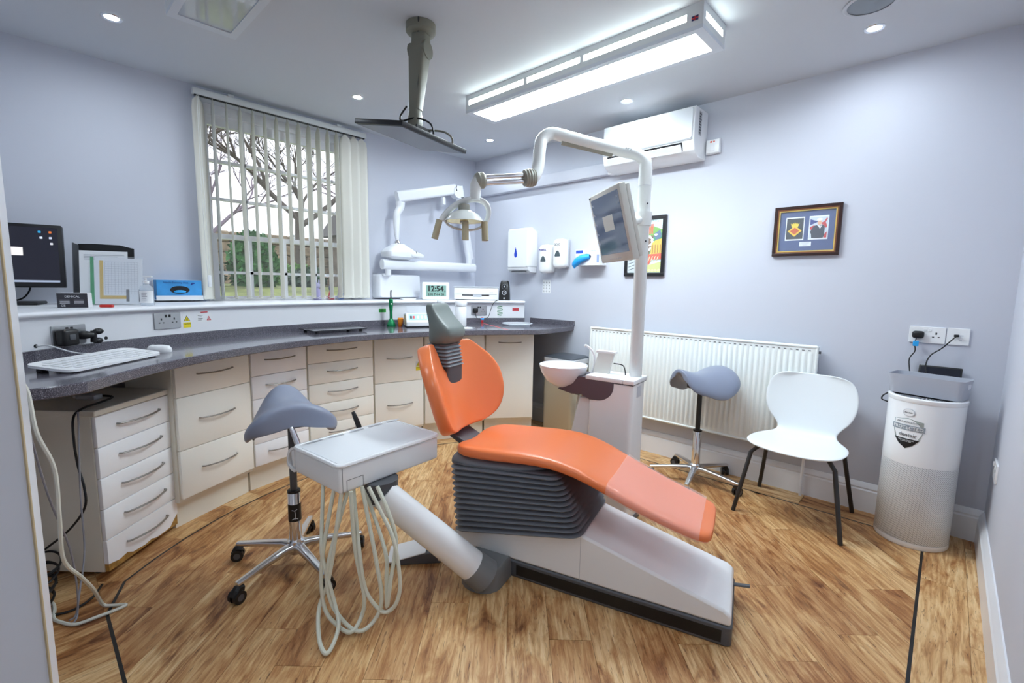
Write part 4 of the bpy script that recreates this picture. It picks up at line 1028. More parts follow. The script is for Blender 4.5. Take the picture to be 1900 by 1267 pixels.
obj('end_piece', rbox(-2.06, -2.0135, -.064, -.001, 2.16, 2.26, .006, 2), M_white, tr)

# ------------------------------------------------------------------ radiator
M_rad = mat('radiator_enamel', (.82, .86, .85), .3)
ra = thing('panel_radiator', 'long white panel radiator under the pictures', 'radiator', (-1.346, YB, 0), 0)
x0, x1, z0, z1 = -.80, .80, .282, .952
n = 48; P = []; pw = (x1-x0-.03)/n
for k in range(n):
    a = x0+.015+k*pw
    for t, d in ((0, 0), (.12, .0), (.3, .0095), (.7, .0095), (.88, .0)): P.append((a+t*pw, d))
P.append((x1-.015, 0))
zr = [(z0+.012, 0), (z0+.03, 0), (z0+.05, 1), (z1-.055, 1), (z1-.04, 0), (z1-.012, 0)]
G = [[(x, -.086-d*k, z) for x, d in [(x0+.004, 0)]+P+[(x1-.004, 0)]] for z, k in zr]
obj('front_panel', sheet(B(), G), M_rad, ra, smooth=50)
obj('top_roll', tube(B(), [(x0, -.083, z1-.008), (x1, -.083, z1-.008)], .009, 10, 1), M_rad, ra)
obj('bottom_roll', tube(B(), [(x0, -.083, z0+.008), (x1, -.083, z0+.008)], .009, 10, 1), M_rad, ra)
for x in (x0, x1): obj('end_roll', tube(B(), [(x, -.083, z0+.006), (x, -.083, z1-.006)], .008, 8, 1), M_rad, ra)
sm = None
for k in range(n):
    a = x0+.015+(k+.3)*pw
    if sm is None: sm = obj('slot', rbox(-.007, .007, -.0885, -.0862, -.003, .003, .001, 1), M_grey, ra, loc=(a, 0, z1-.031)).data
    else:
        o = bpy.data.objects.new('slot', sm); COL.objects.link(o); o.parent = ra; o.location = (a, 0, z1-.031)
obj('back_panel', rbox(x0, x1, -.045, -.03, z0+.01, z1-.01, .004, 1), M_rad, ra)
obj('side_cover', rbox(x1-.004, x1+.002, -.08, -.03, z0+.03, z1-.005, .001, 1), M_rad, ra)
obj('side_cover', rbox(x0-.002, x0+.004, -.08, -.03, z0+.03, z1-.005, .001, 1), M_rad, ra)
gr = B()
for k in range(90): box(gr, x0+.02+k*.0175, x0+.026+k*.0175, -.074, -.034, z1-.006, z1-.002)
for y in (-.072, -.054, -.036): box(gr, x0+.01, x1-.01, y-.0015, y+.0015, z1-.006, z1-.002)
obj('top_grille', gr, M_rad, ra, smooth=0)
for x in (-.55, .55): obj('wall_bracket', box(B(), x-.02, x+.02, -.031, -.001, .4, .85), M_rad, ra, smooth=0)
obj('bleed_valve', cyl(B(), (x1+.002, -.06, z1-.04), (x1+.016, -.06, z1-.04), .008, seg=10), M_dark, ra)
obj('feed_pipe', tube(B(), [(.78, -.055, z0+.03), (.778, -.05, z0-.02), (.776, -.046, .12), (.776, -.046, 0)], .0085, 8, 4), M_gloss, ra)

# ------------------------------------------------------------------ sockets by the purifier
s = socket('white double socket on the back wall above the air purifier', (-.072, YB, 1.055), 0, M_white2, None)
for ch in s.children:
    if ch.name.startswith('rocker'): ch.data.materials[0] = M_white
us = thing('usb_outlet', 'white single usb outlet right of the double socket', 'socket', (.048, YB, 1.055), 0)
obj('face_plate', prism(B(), rrect(-.043, .043, -.043, .043, .004, 3), 0, .008, FRONT), M_white2, us, bevel=.0012)
bm = B(); box(bm, .002, .02, -.0086, -.0078, .004, .0085); box(bm, .004, .016, -.0086, -.0078, -.018, -.0145); box(bm, -.016, -.006, -.0086, -.0078, -.018, -.0145)
obj('usb_slots', bm, M_lgrey, us, smooth=0)
pl = thing('mains_plug', 'black mains plug with blue tag in the white double socket', 'plug', (-.108, YB, 1.055), 0)
obj('body', rbox(-.024, .026, -.035, -.0088, -.02, .02, .012, 3), M_black, pl)
obj('lead', tube(B(), [(-.005, -.025, -.018), (-.008, -.03, -.05), (-.004, -.03, -.09), (-.022, -.03, -.13), (-.018, -.04, -.18), (-.005, -.07, -.24), (.0, -.09, -.27)], .003, 6, 5), M_black, pl)
obj('cable_tag', rbox(-.016, .008, -.035, -.025, -.062, -.034, .002, 1), M_blue, pl)
ul = thing('usb_lead', 'black lead looping from the usb outlet down to the grey basket', 'cable', (.04, YB, 1.06), 0)
obj('usb_plug', rbox(-.008, .012, -.03, -.0088, -.005, .007, .002, 1), M_black, ul)
obj('lead', tube(B(), [(.002, -.028, 0), (-.02, -.045, -.03), (-.05, -.05, -.07), (-.085, -.055, -.105), (-.1, -.07, -.15), (-.095, -.1, -.21), (-.085, -.11, -.27)], .003, 6, 5), M_black, ul)
rw = thing('wall_socket', 'white socket plate on the right wall above the skirting', 'socket', (XR, 3.04, .465), R(-90))
obj('face_plate', prism(B(), rrect(-.073, .073, -.043, .043, .004, 3), 0, .008, FRONT), M_white2, rw, bevel=.0012)
for gx in (-.036, .036): obj('rocker_switch', rbox(gx-.008, gx+.008, -.012, -.0075, .015, .033, .001, 1), M_white, rw)
bm = B()
for gx in (-.036, .036): box(bm, gx-.003, gx+.003, -.0086, -.0078, .0, .011)
obj('pin_slots', bm, M_slot, rw, smooth=0)

# ------------------------------------------------------------------ ceiling fittings
def light_box(label, x0, x1, y0, y1, on):
    b = thing('ceiling_light', label, 'light', ((x0+x1)/2, (y0+y1)/2, CZ), 0)
    W, D, h = x1-x0, y1-y0, .112; t = .032
    mf = mat('light_frame', (.60, .64, .70), .35)
    em = mat('lit_panel', (.9, .9, .9), .5, emit=('e7f4fb', LIGHTBOX)) if on else mat('unlit_panel', (.42, .46, .52), .05, spec=.8, coat=1)
    sd = mat('lit_side_panel', (.9, .9, .9), .5, emit=('e8f8f6', LIGHTBOX*.24)) if on else em
    bm = B(); z0, z1 = -h, -.0005
    # bottom rim
    box(bm, -W/2, W/2, -D/2, -D/2+t, z0, z0+.018); box(bm, -W/2, W/2, D/2-t, D/2, z0, z0+.018)
    box(bm, -W/2, -W/2+t*1.4, -D/2+t, D/2-t, z0, z0+.018); box(bm, W/2-t*1.4, W/2, -D/2+t, D/2-t, z0, z0+.018)
    obj('bottom_rim', bm, mf, b, smooth=0)
    zs0, zs1 = z0+.047, z0+.078
    # sides with slots
    bm = B()
    cuts = [-W/2+.03, -W/2+W*.33, -W/2+W*.345, -W/2+W*.585, -W/2+W*.60, W/2-.075]
    for y in (-D/2, D/2-.004):
        box(bm, -W/2, W/2, y, y+.004, z0+.018, zs0); box(bm, -W/2, W/2, y, y+.004, zs1, z1)
        for a, c in ((-W/2, cuts[0]), (cuts[1], cuts[2]), (cuts[3], cuts[4]), (cuts[5], W/2)): box(bm, a, c, y, y+.004, zs0, zs1)
    for x in (-W/2, W/2-.004):
        box(bm, x, x+.004, -D/2+.004, D/2-.004, z0+.018, zs0); box(bm, x, x+.004, -D/2+.004, D/2-.004, zs1, z1)
        box(bm, x, x+.004, -D/2+.004, -D/2+.03, zs0, zs1); box(bm, x, x+.004, D/2-.03, D/2-.004, zs0, zs1)
    obj('side_casing', bm, mat('light_casing', (.66, .69, .70), .4), b, smooth=0)
    obj('diffuser', box(B(), -W/2+t*1.4, W/2-t*1.4, -D/2+t, D/2-t, z0+.004, z0+.008), em, b, smooth=0)
    for a, c in ((cuts[0], cuts[1]), (cuts[2], cuts[3]), (cuts[4], cuts[5])):
        for y in (-D/2+.001, D/2-.003): obj('side_window', box(B(), a, c, y, y+.002, zs0, zs1), sd, b, smooth=0)
    for x in (-W/2+.001, W/2-.003): obj('side_window', box(B(), x, x+.002, -D/2+.03, D/2-.03, zs0, zs1), sd, b, smooth=0)
    if on:
        k = obj('flag_badge', box(B(), W/2-.052, W/2-.022, -D/2-.0008, -D/2, z0+.04, z0+.06), mat('badge_navy', lin('2b2a5c')[:3], .5), b, smooth=0)
        bm = B(); box(bm, W/2-.052, W/2-.022, -D/2-.0012, -D/2-.0008, z0+.0475, z0+.0525); box(bm, W/2-.0395, W/2-.0345, -D/2-.0012, -D/2-.0008, z0+.04, z0+.06)
        obj('badge_cross', bm, M_redmk, k, smooth=0)
    return b
light_box('long lit rectangular ceiling light over the dental chair', -2.49, -.905, 2.150, 2.418, True)
light_box('unlit glazed ceiling light at the top left of the view', -2.60, -1.02, .525, .795, False)
M_dl = mat('downlight_glow', (.9, .9, .9), .5, emit=('e6f2fb', DOWNLIGHT))
def downlight(label, x, y):
    d = thing('downlight', label, 'light', (x, y, CZ), 0, 'recessed ceiling downlights')
    obj('bezel', lathe(B(), [(.027, -.0005), (.030, -.004), (.041, -.0045), (.0435, -.002), (.0435, -.0005)], 24, caps=False), M_alu, d)
    obj('lamp', lathe(B(), [(.0285, -.0012), (.02, -.0022), (0, -.0026)], 18), M_dl, d)
downlight('downlight near the left wall, left of the window', -3.076, .401)
downlight('downlight in front of the window blind', -3.059, 1.675)
downlight('downlight in the far corner of the ceiling', -3.049, 2.911)
downlight('downlight between the long light and the air conditioner', -1.72, 2.919)
downlight('downlight on the right, beside the ceiling speaker', -.387, 2.91)
downlight('downlight overhead, before the middle of the room', -1.72, .401)
downlight('downlight overhead, nearest the door', -.387, .401)
downlight('downlight overhead, between the right wall and the chair', -.387, 1.675)
downlight('unseen downlight added in the hall opening as fill', .8, .301)  # added out of view to brighten the viewer's side of the room
sp = thing('ceiling_speaker', 'round grey ceiling speaker above the right downlight', 'speaker', (-.375, 2.655, CZ), 0)
obj('rim', lathe(B(), [(.098, -.0005), (.102, -.006), (.095, -.008), (.086, -.006)], 32, caps=False), M_ceil, sp)
obj('grille', lathe(B(), [(.088, -.003), (.05, -.0065), (0, -.0075)], 32), mat('speaker_mesh', (.27, .31, .35), .6), sp)

# ceiling monitor on a jointed arm
M_arm = mat('grey_beige_arm', lin('96958a')[:3], .45)
M_carm = mat('ceiling_arm_beige', lin('7e7d70')[:3], .45)
cm = thing('ceiling_monitor', 'black flat monitor hanging face down from a beige ceiling arm', 'monitor', (-2.005, 1.44, CZ), 0)
obj('ceiling_plate', lathe(B(), [(.072, -.0005), (.072, -.035), (.066, -.042), (.03, -.05)], 28), M_carm, cm)
obj('cable_gap', tube(B(), [(.02, -.03, -.047), (.045, -.045, -.03), (.055, -.052, -.002)], .004, 6, 2), M_black, cm)
def rr_ring(c, w, d, r=.012, ang=0):
    c = V(c); q = Matrix.Rotation(ang, 3, 'Z'); return [c+q @ V((x, y, 0)) for x, y in rrect(-w/2, w/2, -d/2, d/2, r, 3)]
TW = R(22)
obj('swivel_block', loft(B(), [rr_ring((0, 0, -.045), .075, .075, .02, TW), rr_ring((0, 0, -.10), .08, .08, .02, TW), rr_ring((.005, -.01, -.135), .075, .075, .02, TW)]), M_carm, cm)
obj('knuckle', xf(cyl(B(), (-.047, 0, 0), (.047, 0, 0), .042, seg=20), Matrix.Translation((.004, -.008, -.125)) @ Matrix.Rotation(TW, 4, 'Z')), M_carm, cm)
obj('spring_arm', loft(B(), [rr_ring(c, w, d, .014, TW) for c, w, d in (((.004, -.008, -.10), .082, .075), ((.008, -.016, -.16), .085, .078), ((.018, -.035, -.30), .07, .062), ((.024, -.045, -.36), .064, .056), ((.03, -.055, -.42), .06, .05))]), M_carm, cm)
obj('seam', tube(B(), [(.045, -.035, -.14), (.05, -.052, -.28), (.05, -.066, -.41)], .0018, 5, 2), M_black, cm)
obj('lower_joint', loft(B(), [rr_ring(c, w, d, .016, TW) for c, w, d in (((.03, -.056, -.415), .05, .048), ((.034, -.06, -.45), .062, .055), ((.036, -.064, -.49), .066, .056), ((.036, -.066, -.515), .05, .045))]), M_carm, cm)
# panel: parallelogram fitted from its four corners
c0 = V((-2.026, 1.118, 2.0)); ex = V((-1.739, 1.183, 1.944))-c0; ey = V((-2.202, 1.552, 2.010))-c0
cen = V((-1.9706, 1.3675, 1.977)); X_ = ex.normalized(); N_ = ex.cross(ey).normalized(); Y_ = N_.cross(X_)
MP = Matrix(((X_.x, Y_.x, N_.x, cen.x+2.005), (X_.y, Y_.y, N_.y, cen.y-1.44), (X_.z, Y_.z, N_.z, cen.z-CZ), (0, 0, 0, 1)))
hx, hy = .15, .232
obj('panel_case', xf(rbox(-hx, hx, -hy, hy, 0, .022, .003, 2), MP), M_bez, cm)
obj('panel_hump', xf(rbox(-hx*.6, hx*.6, -hy*.65, hy*.65, .02, .036, .006, 2), MP), M_black, cm)
obj('screen', xf(box(B(), -hx+.014, hx-.014, -hy+.014, hy-.014, -.0012, .0005), MP), mat('off_screen', (.17, .20, .26), .35, spec=.15), cm, smooth=0)
obj('mount_plate', xf(rbox(-.055, .055, -.05, .05, .034, .044, .002, 1), MP), M_dark, cm)
for s in (-1, 1): obj('mount_ear', xf(box(B(), s*.055-.004, s*.055+.004, -.05, .05, .034, .058), MP), M_black, cm, smooth=0)
obj('black_lead', tube(B(), [(.0, -.085, -.40), (-.03, -.10, -.44), (.0, -.115, -.475), (.06, -.075, -.465), (.115, -.035, -.49), (.125, -.02, -.535), (.095, -.02, -.565)], .0045, 7, 6), M_black, cm)
obj('beige_lead', tube(B(), [(.045, -.055, -.515), (.09, -.02, -.515), (.14, .03, -.52), (.165, .06, -.545), (.14, .08, -.575), (.1, .09, -.575)], .005, 7, 6), M_carm, cm)

# ------------------------------------------------------------------ dental chair: local x runs from foot to head, y towards the viewer
M_or = mat('orange_upholstery', lin('ea7d48')[:3], .28, spec=.5, bump=(70, .02))
M_bel = mat('grey_rubber_bellows', lin('73767d')[:3], .5)
M_base = mat('chair_cover_white', (.87, .88, .885), .22)
ch = thing('dental_chair', 'orange dental chair with grey bellows and white wedge base', 'dental chair', (-.50, 1.815, 0), R(196.5))
def oval(s, w, zt, th, dish=.0, n=24, e=.42):
    out = []
    for k in range(n):
        t = 2*PI*k/n; c, si = math.cos(t), math.sin(t)
        y = w*math.copysign(abs(c)**e, c); q = math.copysign(abs(si)**.75, si); z = zt-th/2+th/2*q
        if q > 0: z -= dish*(1-(y/w)**2)*q
        out.append((s, y, z))
    return out
seat = [(1.192, .12, .548, .038), (1.178, .175, .556, .055), (1.13, .212, .566, .066), (1.03, .222, .574, .07), (.90, .222, .590, .07), (.76, .22, .600, .068), (.65, .215, .591, .066), (.55, .207, .560, .064), (.44, .199, .514, .062), (.32, .191, .467, .06), (.2, .181, .430, .058), (.13, .172, .410, .056), (.10, .155, .400, .05), (.086, .12, .394, .036)]
def dsh(s): return .014+.03*max(0, 1-abs(s-1.10)/.16)
obj('seat_cushion', loft(B(), [oval(s, w, z+.6*(dsh(s)-.014), t+.6*(dsh(s)-.014), dsh(s)) for s, w, z, t in seat]), M_or, ch, smooth=180, sub=1)
cov = [(s, w+.005, z+.0075, t+.012) for s, w, z, t in seat if .12 < s < .5]
cov = [(.47, .2065, .5345, .075)]+[c for c in cov if c[0] < .46]
def crinkle(s, w, z, t):
    # loose sheet: fine creases on the upper side
    return [(x, y, zz+(.0015*math.sin(41*s+37*y)+.0012*math.sin(90*s*y+13*y) if zz > z-t*.4 else 0)) for x, y, zz in oval(s, w, z, t, .014, 40)]
fine = []
for a, b in zip(cov, cov[1:]):
    for k in range(6): t = k/6; fine.append(tuple(a[i]*(1-t)+b[i]*t for i in range(4)))
fine.append(cov[-1])
mcov = glassy('clear_foot_cover', (1, .95, .93), .20, .10)
obj('plastic_foot_cover', loft(B(), [crinkle(*c) for c in fine], caps=False), mcov, ch, smooth=180, label='clear glossy protective sleeve over the foot end')
# backrest shell with a notch for the headrest stem
rows = [(.578, 0, .11), (.590, 0, .175), (.62, 0, .235), (.67, 0, .275), (.73, 0, .297), (.79, 0, .304), (.835, 0, .302), (.85, .058, .298), (.88, .074, .288), (.92, .084, .266), (.955, .096, .228), (.98, .11, .203), (.993, .128, .18)]
def sx(y, z): return 1.255+(z-.6)*.36-.125*(abs(y)/.3)**2.1
bm = B(); NC = 8
for sgn in (-1, 1):
    G = []
    for z, i, o in rows:
        G.append([(sx(i+(o-i)*k/NC, z), sgn*(i+(o-i)*k/NC), z) for k in range(NC+1)])
    sheet(bm, G)
bmesh.ops.remove_doubles(bm, verts=bm.verts[:], dist=.0004)
obj('backrest', bm, M_or, ch, smooth=180, solid=.062, offset=0, sub=2)
obj('rear_shell', xf(sheet(B(), [[(sx(y, z)+.036, y, z) for y in [-.2+.05*k for k in range(9)]] for z in (.64, .70, .76, .82)]), Matrix.Identity(4)), M_dark, ch, smooth=180, solid=.012, sub=1)
# headrest
def rr3(s, z, a, b, r=.02): return [(s+x, y, z) for x, y in rrect(-a, a, -b, b, r, 4)]
obj('headrest', loft(B(), [rr3(s, z, a, b, min(a, b)*.55) for z, s, a, b in ((.985, 1.362, .045, .070), (1.0, 1.358, .056, .080), (1.035, 1.345, .066, .089), (1.07, 1.345, .062, .089), (1.095, 1.365, .045, .083), (1.13, 1.388, .031, .079), (1.165, 1.402, .024, .076), (1.182, 1.407, .018, .072), (1.187, 1.408, .01, .062))]), mat('headrest_grey', lin('6d7673')[:3], .38), ch, smooth=180, sub=1)
pr = []
for k in range(13):
    z = .885+.105*k/12; g = .0 if k % 2 else .009; s = 1.345+.02*k/12
    pr.append(rr3(s, z, .048+g, .066+g, .02))
obj('neck_bellows', loft(B(), pr), M_bel, ch, smooth=60)
obj('neck_block', loft(B(), [rr3(1.338, z, .045, .062, .015) for z in (.79, .887)]), M_dark, ch, smooth=60)
# support between back and seat
def bar2(P, w, t): return loft(B(), [[(p[0]+nx*t/2*sx_, w*sy, p[1]+nz*t/2*sx_) for sx_, sy in ((-1, -1), (1, -1), (1, 1), (-1, 1))] for p, (nx, nz) in zip(P, [(1, 0), (.9, -.2), (.75, -.6), (.3, -.95)])])
obj('back_support', bar2([(1.30, .76), (1.315, .66), (1.27, .555), (1.14, .495)], .075, .03), mat('support_grey', lin('505258')[:3], .35), ch, bevel=.006)
pan = [(1.20, .15, .50, .04), (1.19, .19, .512, .06), (1.12, .20, .515, .065), (1.0, .202, .520, .06), (.85, .2, .532, .05), (.74, .17, .540, .03)]
obj('seat_pan', loft(B(), [oval(*p) for p in pan]), M_bel, ch, smooth=180)
# bellows: stacked folds, tilted up towards the knee side
nf = 12; rg = []
for k in range(4*nf+1):
    t = (k//4+(.0, .30, .48, .86)[k % 4])/nf if k < 4*nf else 1; g = (.004, .012, .004, -.016)[k % 4]
    sh, sf = 1.165+.022*t, .572+.105*t
    zh, zf = .150+.325*t, .272+.245*t
    w = .196+.008*t
    ring_ = []
    for x, y in rrect(sf-g, sh+g, -w-g, w+g, .045, 4):
        u = (x-sf)/(sh-sf); ring_.append((x, y, zf+(zh-zf)*u))
    rg.append(ring_)
obj('bellows', loft(B(), rg), M_bel, ch, smooth=30)
# base
cv = [(.006, .076), (.006, .118), (.03, .136), (.572, .276), (.60, .274), (1.165, .146), (1.19, .13), (1.19, .076)]
obj('base_cover', prism(B(), cv, -.168, .168, SIDE), M_base, ch, bevel=.010)
obj('cover_seam', box(B(), .5715, .5735, -.1686, .1686, .077, .262), M_lgrey, ch, smooth=0)
obj('base_rail', prism(B(), rrect(0, 1.22, -.172, .172, .02, 4), .0, .0765), M_dark, ch, bevel=.006)
for s in (-1, 1): obj('rail_groove', box(B(), .035, .86, s*.1715-.002, s*.1715+.002, .014, .060), M_black, ch, smooth=0)
obj('release_lever', tube(B(), [(.02, -.11, .075), (-.02, -.11, .082), (-.055, -.11, .088)], .010, 8, 2, ry=.006), M_dark, ch)

# ------------------------------------------------------------------ instrument delivery unit
def wpart(name, bm, m, root, **k):
    return obj(name, xf(bm, Matrix.Rotation(-root.rotation_euler.z, 4, 'Z') @ Matrix.Translation(-V(root.location))), m, root, **k)
du = thing('instrument_unit', 'white dental instrument tray on a thick swing arm with hanging hoses', 'instrument tray', (-1.34, 1.285, 0))
AX = V((-math.cos(R(16.5)), -math.sin(R(16.5)), 0)); NY = V((math.sin(R(16.5)), -math.cos(R(16.5)), 0))   # chair axes
O_ = V((-.50, 1.815, 0))
def cpt(s, y, z): return O_+AX*s+NY*y+V((0, 0, z))
sh = [(.885, .172), (1.07, .172), (1.07, .26)]+[(.9775+.0925*math.cos(R(t)), .27+.075*math.sin(R(t))) for t in range(0, 181, 20)]+[(.885, .26)]
bm = B(); rings = []
for z, k in ((0, 1), (.05, 1), (.085, .97), (.095, .9)): rings.append([cpt(.9775+(s-.9775)*k, .25+(y-.25)*k, z) for s, y in sh])
wpart('floor_shoe', loft(bm, rings), M_grey, du, smooth=40)
p0, p1 = V((-1.335, 1.245, .075)), V((-1.560, .925, .452)); dd = (p1-p0).normalized()
wpart('shoe_collar', cyl(B(), p0-dd*.03, p0+dd*.05, .072, .066, 28), M_grey, du)
wpart('swing_arm', cyl(B(), p0+dd*.03, p1, .064, .058, 28), M_base, du)
wpart('arm_screw', ball(B(), tuple(p0+dd*.09+V((.052, -.022, .012))), .005, u=8, v=6), M_black, du)
hub = V((-1.590, .930, .47))
wpart('hub', loft(B(), [ring(hub+V((0, 0, z)), (0, 0, 1), r, 28) for r, z in ((.03, -.062), (.058, -.05), (.07, -.02), (.072, .036))]), M_dark, du)
T_ = Matrix.Translation((-1.742, .972, 0)) @ Matrix.Rotation(R(5.5), 4, 'Z')
def tp_(name, bm, m, parent=None, **k):
    return wpart(name, xf(bm, T_), m, du, **k)
M_unit = mat('unit_white', (.85, .87, .88), .3)
obj_ = tp_('tray_body', rbox(-.165, .165, -.243, .243, .505, .606, .012, 3), M_unit)
pl_ = loft(B(), [[(x, y, z) for x, y in rrect(-.172+i, .174-i, -.252+i, .252-i, .03, 5)] for z, i in ((.607, .004), (.610, 0), (.616, 0), (.620, .003), (.620, .012), (.6175, .014))])
tp_('top_plate', pl_, M_white2)
tp_('tray_mat', prism(B(), rrect(-.13, .158, -.236, .236, .02, 4), .6172, .6195), mat('tray_mat', (.74, .76, .78), .4), bevel=.001)
P = [(-.165, .612), (-.185, .606), (-.208, .588), (-.222, .56), (-.226, .535), (-.215, .518), (-.19, .508), (-.165, .506)]
Q = [(-.165, .602), (-.182, .596), (-.198, .58), (-.211, .557), (-.214, .538), (-.207, .527), (-.19, .519), (-.165, .517)]
tp_('grip_rail', prism(B(), P+Q[::-1], -.246, .246, SIDE), M_white2, smooth=40)
for y in (-.243, .231): tp_('rail_end', prism(B(), [(-.166, .600), (-.185, .592), (-.19, .575), (-.178, .53), (-.166, .525)], y, y+.012, SIDE), M_unit, smooth=0)
bm = B(); box(bm, .1648, .1658, -.215, -.2135, .508, .553); box(bm, .1648, .1658, -.1455, -.144, .508, .553); box(bm, .1648, .1658, -.215, -.144, .552, .5535); box(bm, .1648, .1658, -.232, -.231, .506, .604)
tp_('hatch_seam', bm, M_dark, smooth=0)
bm = B()
for k in range(5): box(bm, -.152, -.139, -.2+k*.1, -.13+k*.1, .6198, .6205)
tp_('keypad_print', bm, M_lgrey, smooth=0)
for y, cs, ct in ((-.215, M_alu, M_chrome), (.075, M_black, mat('tip_blue', lin('5b86b0')[:3], .35))):
    tp_('instrument', tube(B(), [(-.165, y, .585), (-.18, y-.008, .63), (-.196, y-.014, .668), (-.206, y-.018, .69)], [.011, .012, .0105, .008], 10, 4), cs)
    tp_('instrument_collar', tube(B(), [(-.166, y, .59), (-.172, y-.003, .612)], .0135, 10, 1), ct)
M_hose = mat('hose_ivory', lin('d6d8c8')[:3], .4)
HS = [[(-1.69, .745, .515), (-1.62, .70, .324), (-1.604, .697, .249), (-1.555, .712, .10), (-1.50, .70, .05), (-1.46, .66, .02), (-1.445, .625, .012), (-1.505, .63, .03), (-1.595, .672, .08), (-1.582, .71, .201), (-1.57, .76, .515)],
      [(-1.61, .75, .515), (-1.608, .701, .294), (-1.603, .686, .177), (-1.582, .688, .071), (-1.529, .704, .03), (-1.467, .728, .02), (-1.478, .775, .045), (-1.481, .792, .122), (-1.522, .782, .296), (-1.54, .78, .515)],
      [(-1.59, .80, .515), (-1.586, .722, .295), (-1.588, .70, .177), (-1.562, .709, .084), (-1.497, .731, .03), (-1.445, .758, .02), (-1.440, .812, .04), (-1.433, .836, .111), (-1.461, .833, .252), (-1.55, .83, .515)],
      [(-1.60, .82, .515), (-1.509, .792, .285), (-1.482, .796, .156), (-1.45, .816, .092), (-1.418, .842, .063), (-1.391, .873, .10), (-1.39, .888, .182), (-1.417, .882, .329), (-1.468, .862, .43), (-1.53, .846, .515)],
      [(-1.61, .86, .515), (-1.46, .868, .287), (-1.432, .857, .181), (-1.415, .847, .085), (-1.412, .862, .181), (-1.43, .898, .32), (-1.46, .885, .43), (-1.512, .872, .515)]]
for h in HS: wpart('hose', tube(B(), h, .0075, 8, 7), M_hose, du)

# ------------------------------------------------------------------ spittoon, pole, lamp and pole screen
sp_ = thing('spittoon_unit', 'white spittoon column with bowl, tall pole, exam lamp and small screen', 'dental unit', (-1.29, 2.21, 0), R(8))
S_ = Matrix.Translation((-1.29, 2.205, 0)) @ Matrix.Rotation(R(8), 4, 'Z')
def sp(name, bm, m, **k): return wpart(name, xf(bm, S_), m, sp_, **k)
sp('column', prism(B(), rrect(-.118, .132, -.095, .095, .025, 5), 0, .775), M_base, bevel=.004)
sp('foot', prism(B(), rrect(-.128, .14, -.105, .105, .03, 5), 0, .03), M_dark)
sp('top_lid', rbox(-.135, .078, -.102, .102, .779, .802, .004, 2), M_white2)
sp('pole_socket', rbox(.080, .14, -.102, .102, .779, .802, .004, 2), M_white2)
sp('lid_gap', box(B(), -.13, .135, -.097, .097, .774, .7795), M_dark, smooth=0)
sp('side_vent', rbox(.1318, .1335, -.03, .03, .70, .76, .001, 1), M_lgrey)
# bowl holder: dark block with a rounded underside
arc_ = [(-.072+.095*math.cos(R(t)), .755+.085*math.sin(R(t))) for t in range(0, -91, -10)]
pr_ = [(-.25, .79), (-.118, .79), (.028, .775)]+[(a+.005, b+.0) for a, b in arc_]+[(-.11, .668), (-.16, .688), (-.22, .683), (-.31, .70), (-.27, .73), (-.25, .755)]
sp('bowl_holder', prism(B(), pr_, -.1, .06, SIDE), mat('plum_grey', lin('5a4f58')[:3], .4), bevel=.004)
bw = V((-.298, -.055, 0))
prof = [(.012, .705), (.05, .712), (.095, .745), (.122, .79), (.133, .828), (.135, .834), (.131, .836), (.127, .828), (.112, .79), (.08, .755), (.03, .738), (0, .736)]
sp('bowl', loft(B(), [[(bw.x+r*math.cos(2*PI*i/32)*1.05, bw.y+r*math.sin(2*PI*i/32), z-.10*r*math.cos(2*PI*i/32)*.0) for i in range(32)] for r, z in prof]), mat('porcelain', (.86, .87, .92), .12), smooth=60)
sp('water_spout', tube(B(), [(-.155, .01, .78), (-.14, .02, .86), (-.15, .02, .91), (-.185, .01, .945), (-.197, .0, .945)], .007, 8, 5), M_white2)
sp('cup_panel', loft(B(), [[(x, y, z) for x, y in ((-.125+dx, .0+dy), (-.03+dx, .0+dy), (-.03+dx, .02+dy), (-.125+dx, .02+dy))] for z, dx, dy in ((.80, -.015, 0), (.86, -.008, .012), (.915, .004, .026))]), M_warm, smooth=0, bevel=.003)
sp('panel_cap', loft(B(), [[(x, y, z) for x, y in ((-.132, .015), (-.018, .015), (-.018, .055), (-.132, .055))] for z in (.913, .926)]), M_white2, smooth=0, bevel=.003)
sp('panel_lead', tube(B(), [(-.03, .03, .86), (.02, .035, .855), (.035, .035, .83), (.04, .035, .80)], .003, 6, 4), M_black)
sp('side_wing', prism(B(), [(-.12, .67), (-.19, .665), (-.245, .42), (-.12, .42)], -.06, .04, SIDE), M_base, bevel=.01)
sp('wing_stand', prism(B(), [(-.12, .43), (-.24, .43), (-.25, .0), (-.12, .0)], -.055, .035, SIDE), M_base)
for k in range(4): sp('drain_hose', tube(B(), [(-.21+.022*k, -.02+.012*k, .69), (-.222+.022*k, -.03, .55), (-.235+.03*k, -.03, .3), (-.23+.03*k, -.03, .012)], .006, 6, 5), M_hose)
sp('drain_nozzle', cyl(B(), (-.215, -.03, .668), (-.215, -.03, .69), .014, seg=12), M_dark)
M_pole = mat('pole_white', (.74, .76, .75), .25)
PX, PY = -1.205, 2.262
wpart('pole', cyl(B(), (PX, PY, .80), (PX, PY, 1.895), .0335, .0335, 24), M_pole, sp_)
wpart('pole_ring', cyl(B(), (PX, PY, 1.80), (PX, PY, 1.803), .0345, seg=24), M_lgrey, sp_)
for z in (1.52, 1.62, 1.71): wpart('pole_screw', ball(B(), (PX+.030, PY-.018, z), .005, u=8, v=6), M_dark, sp_)
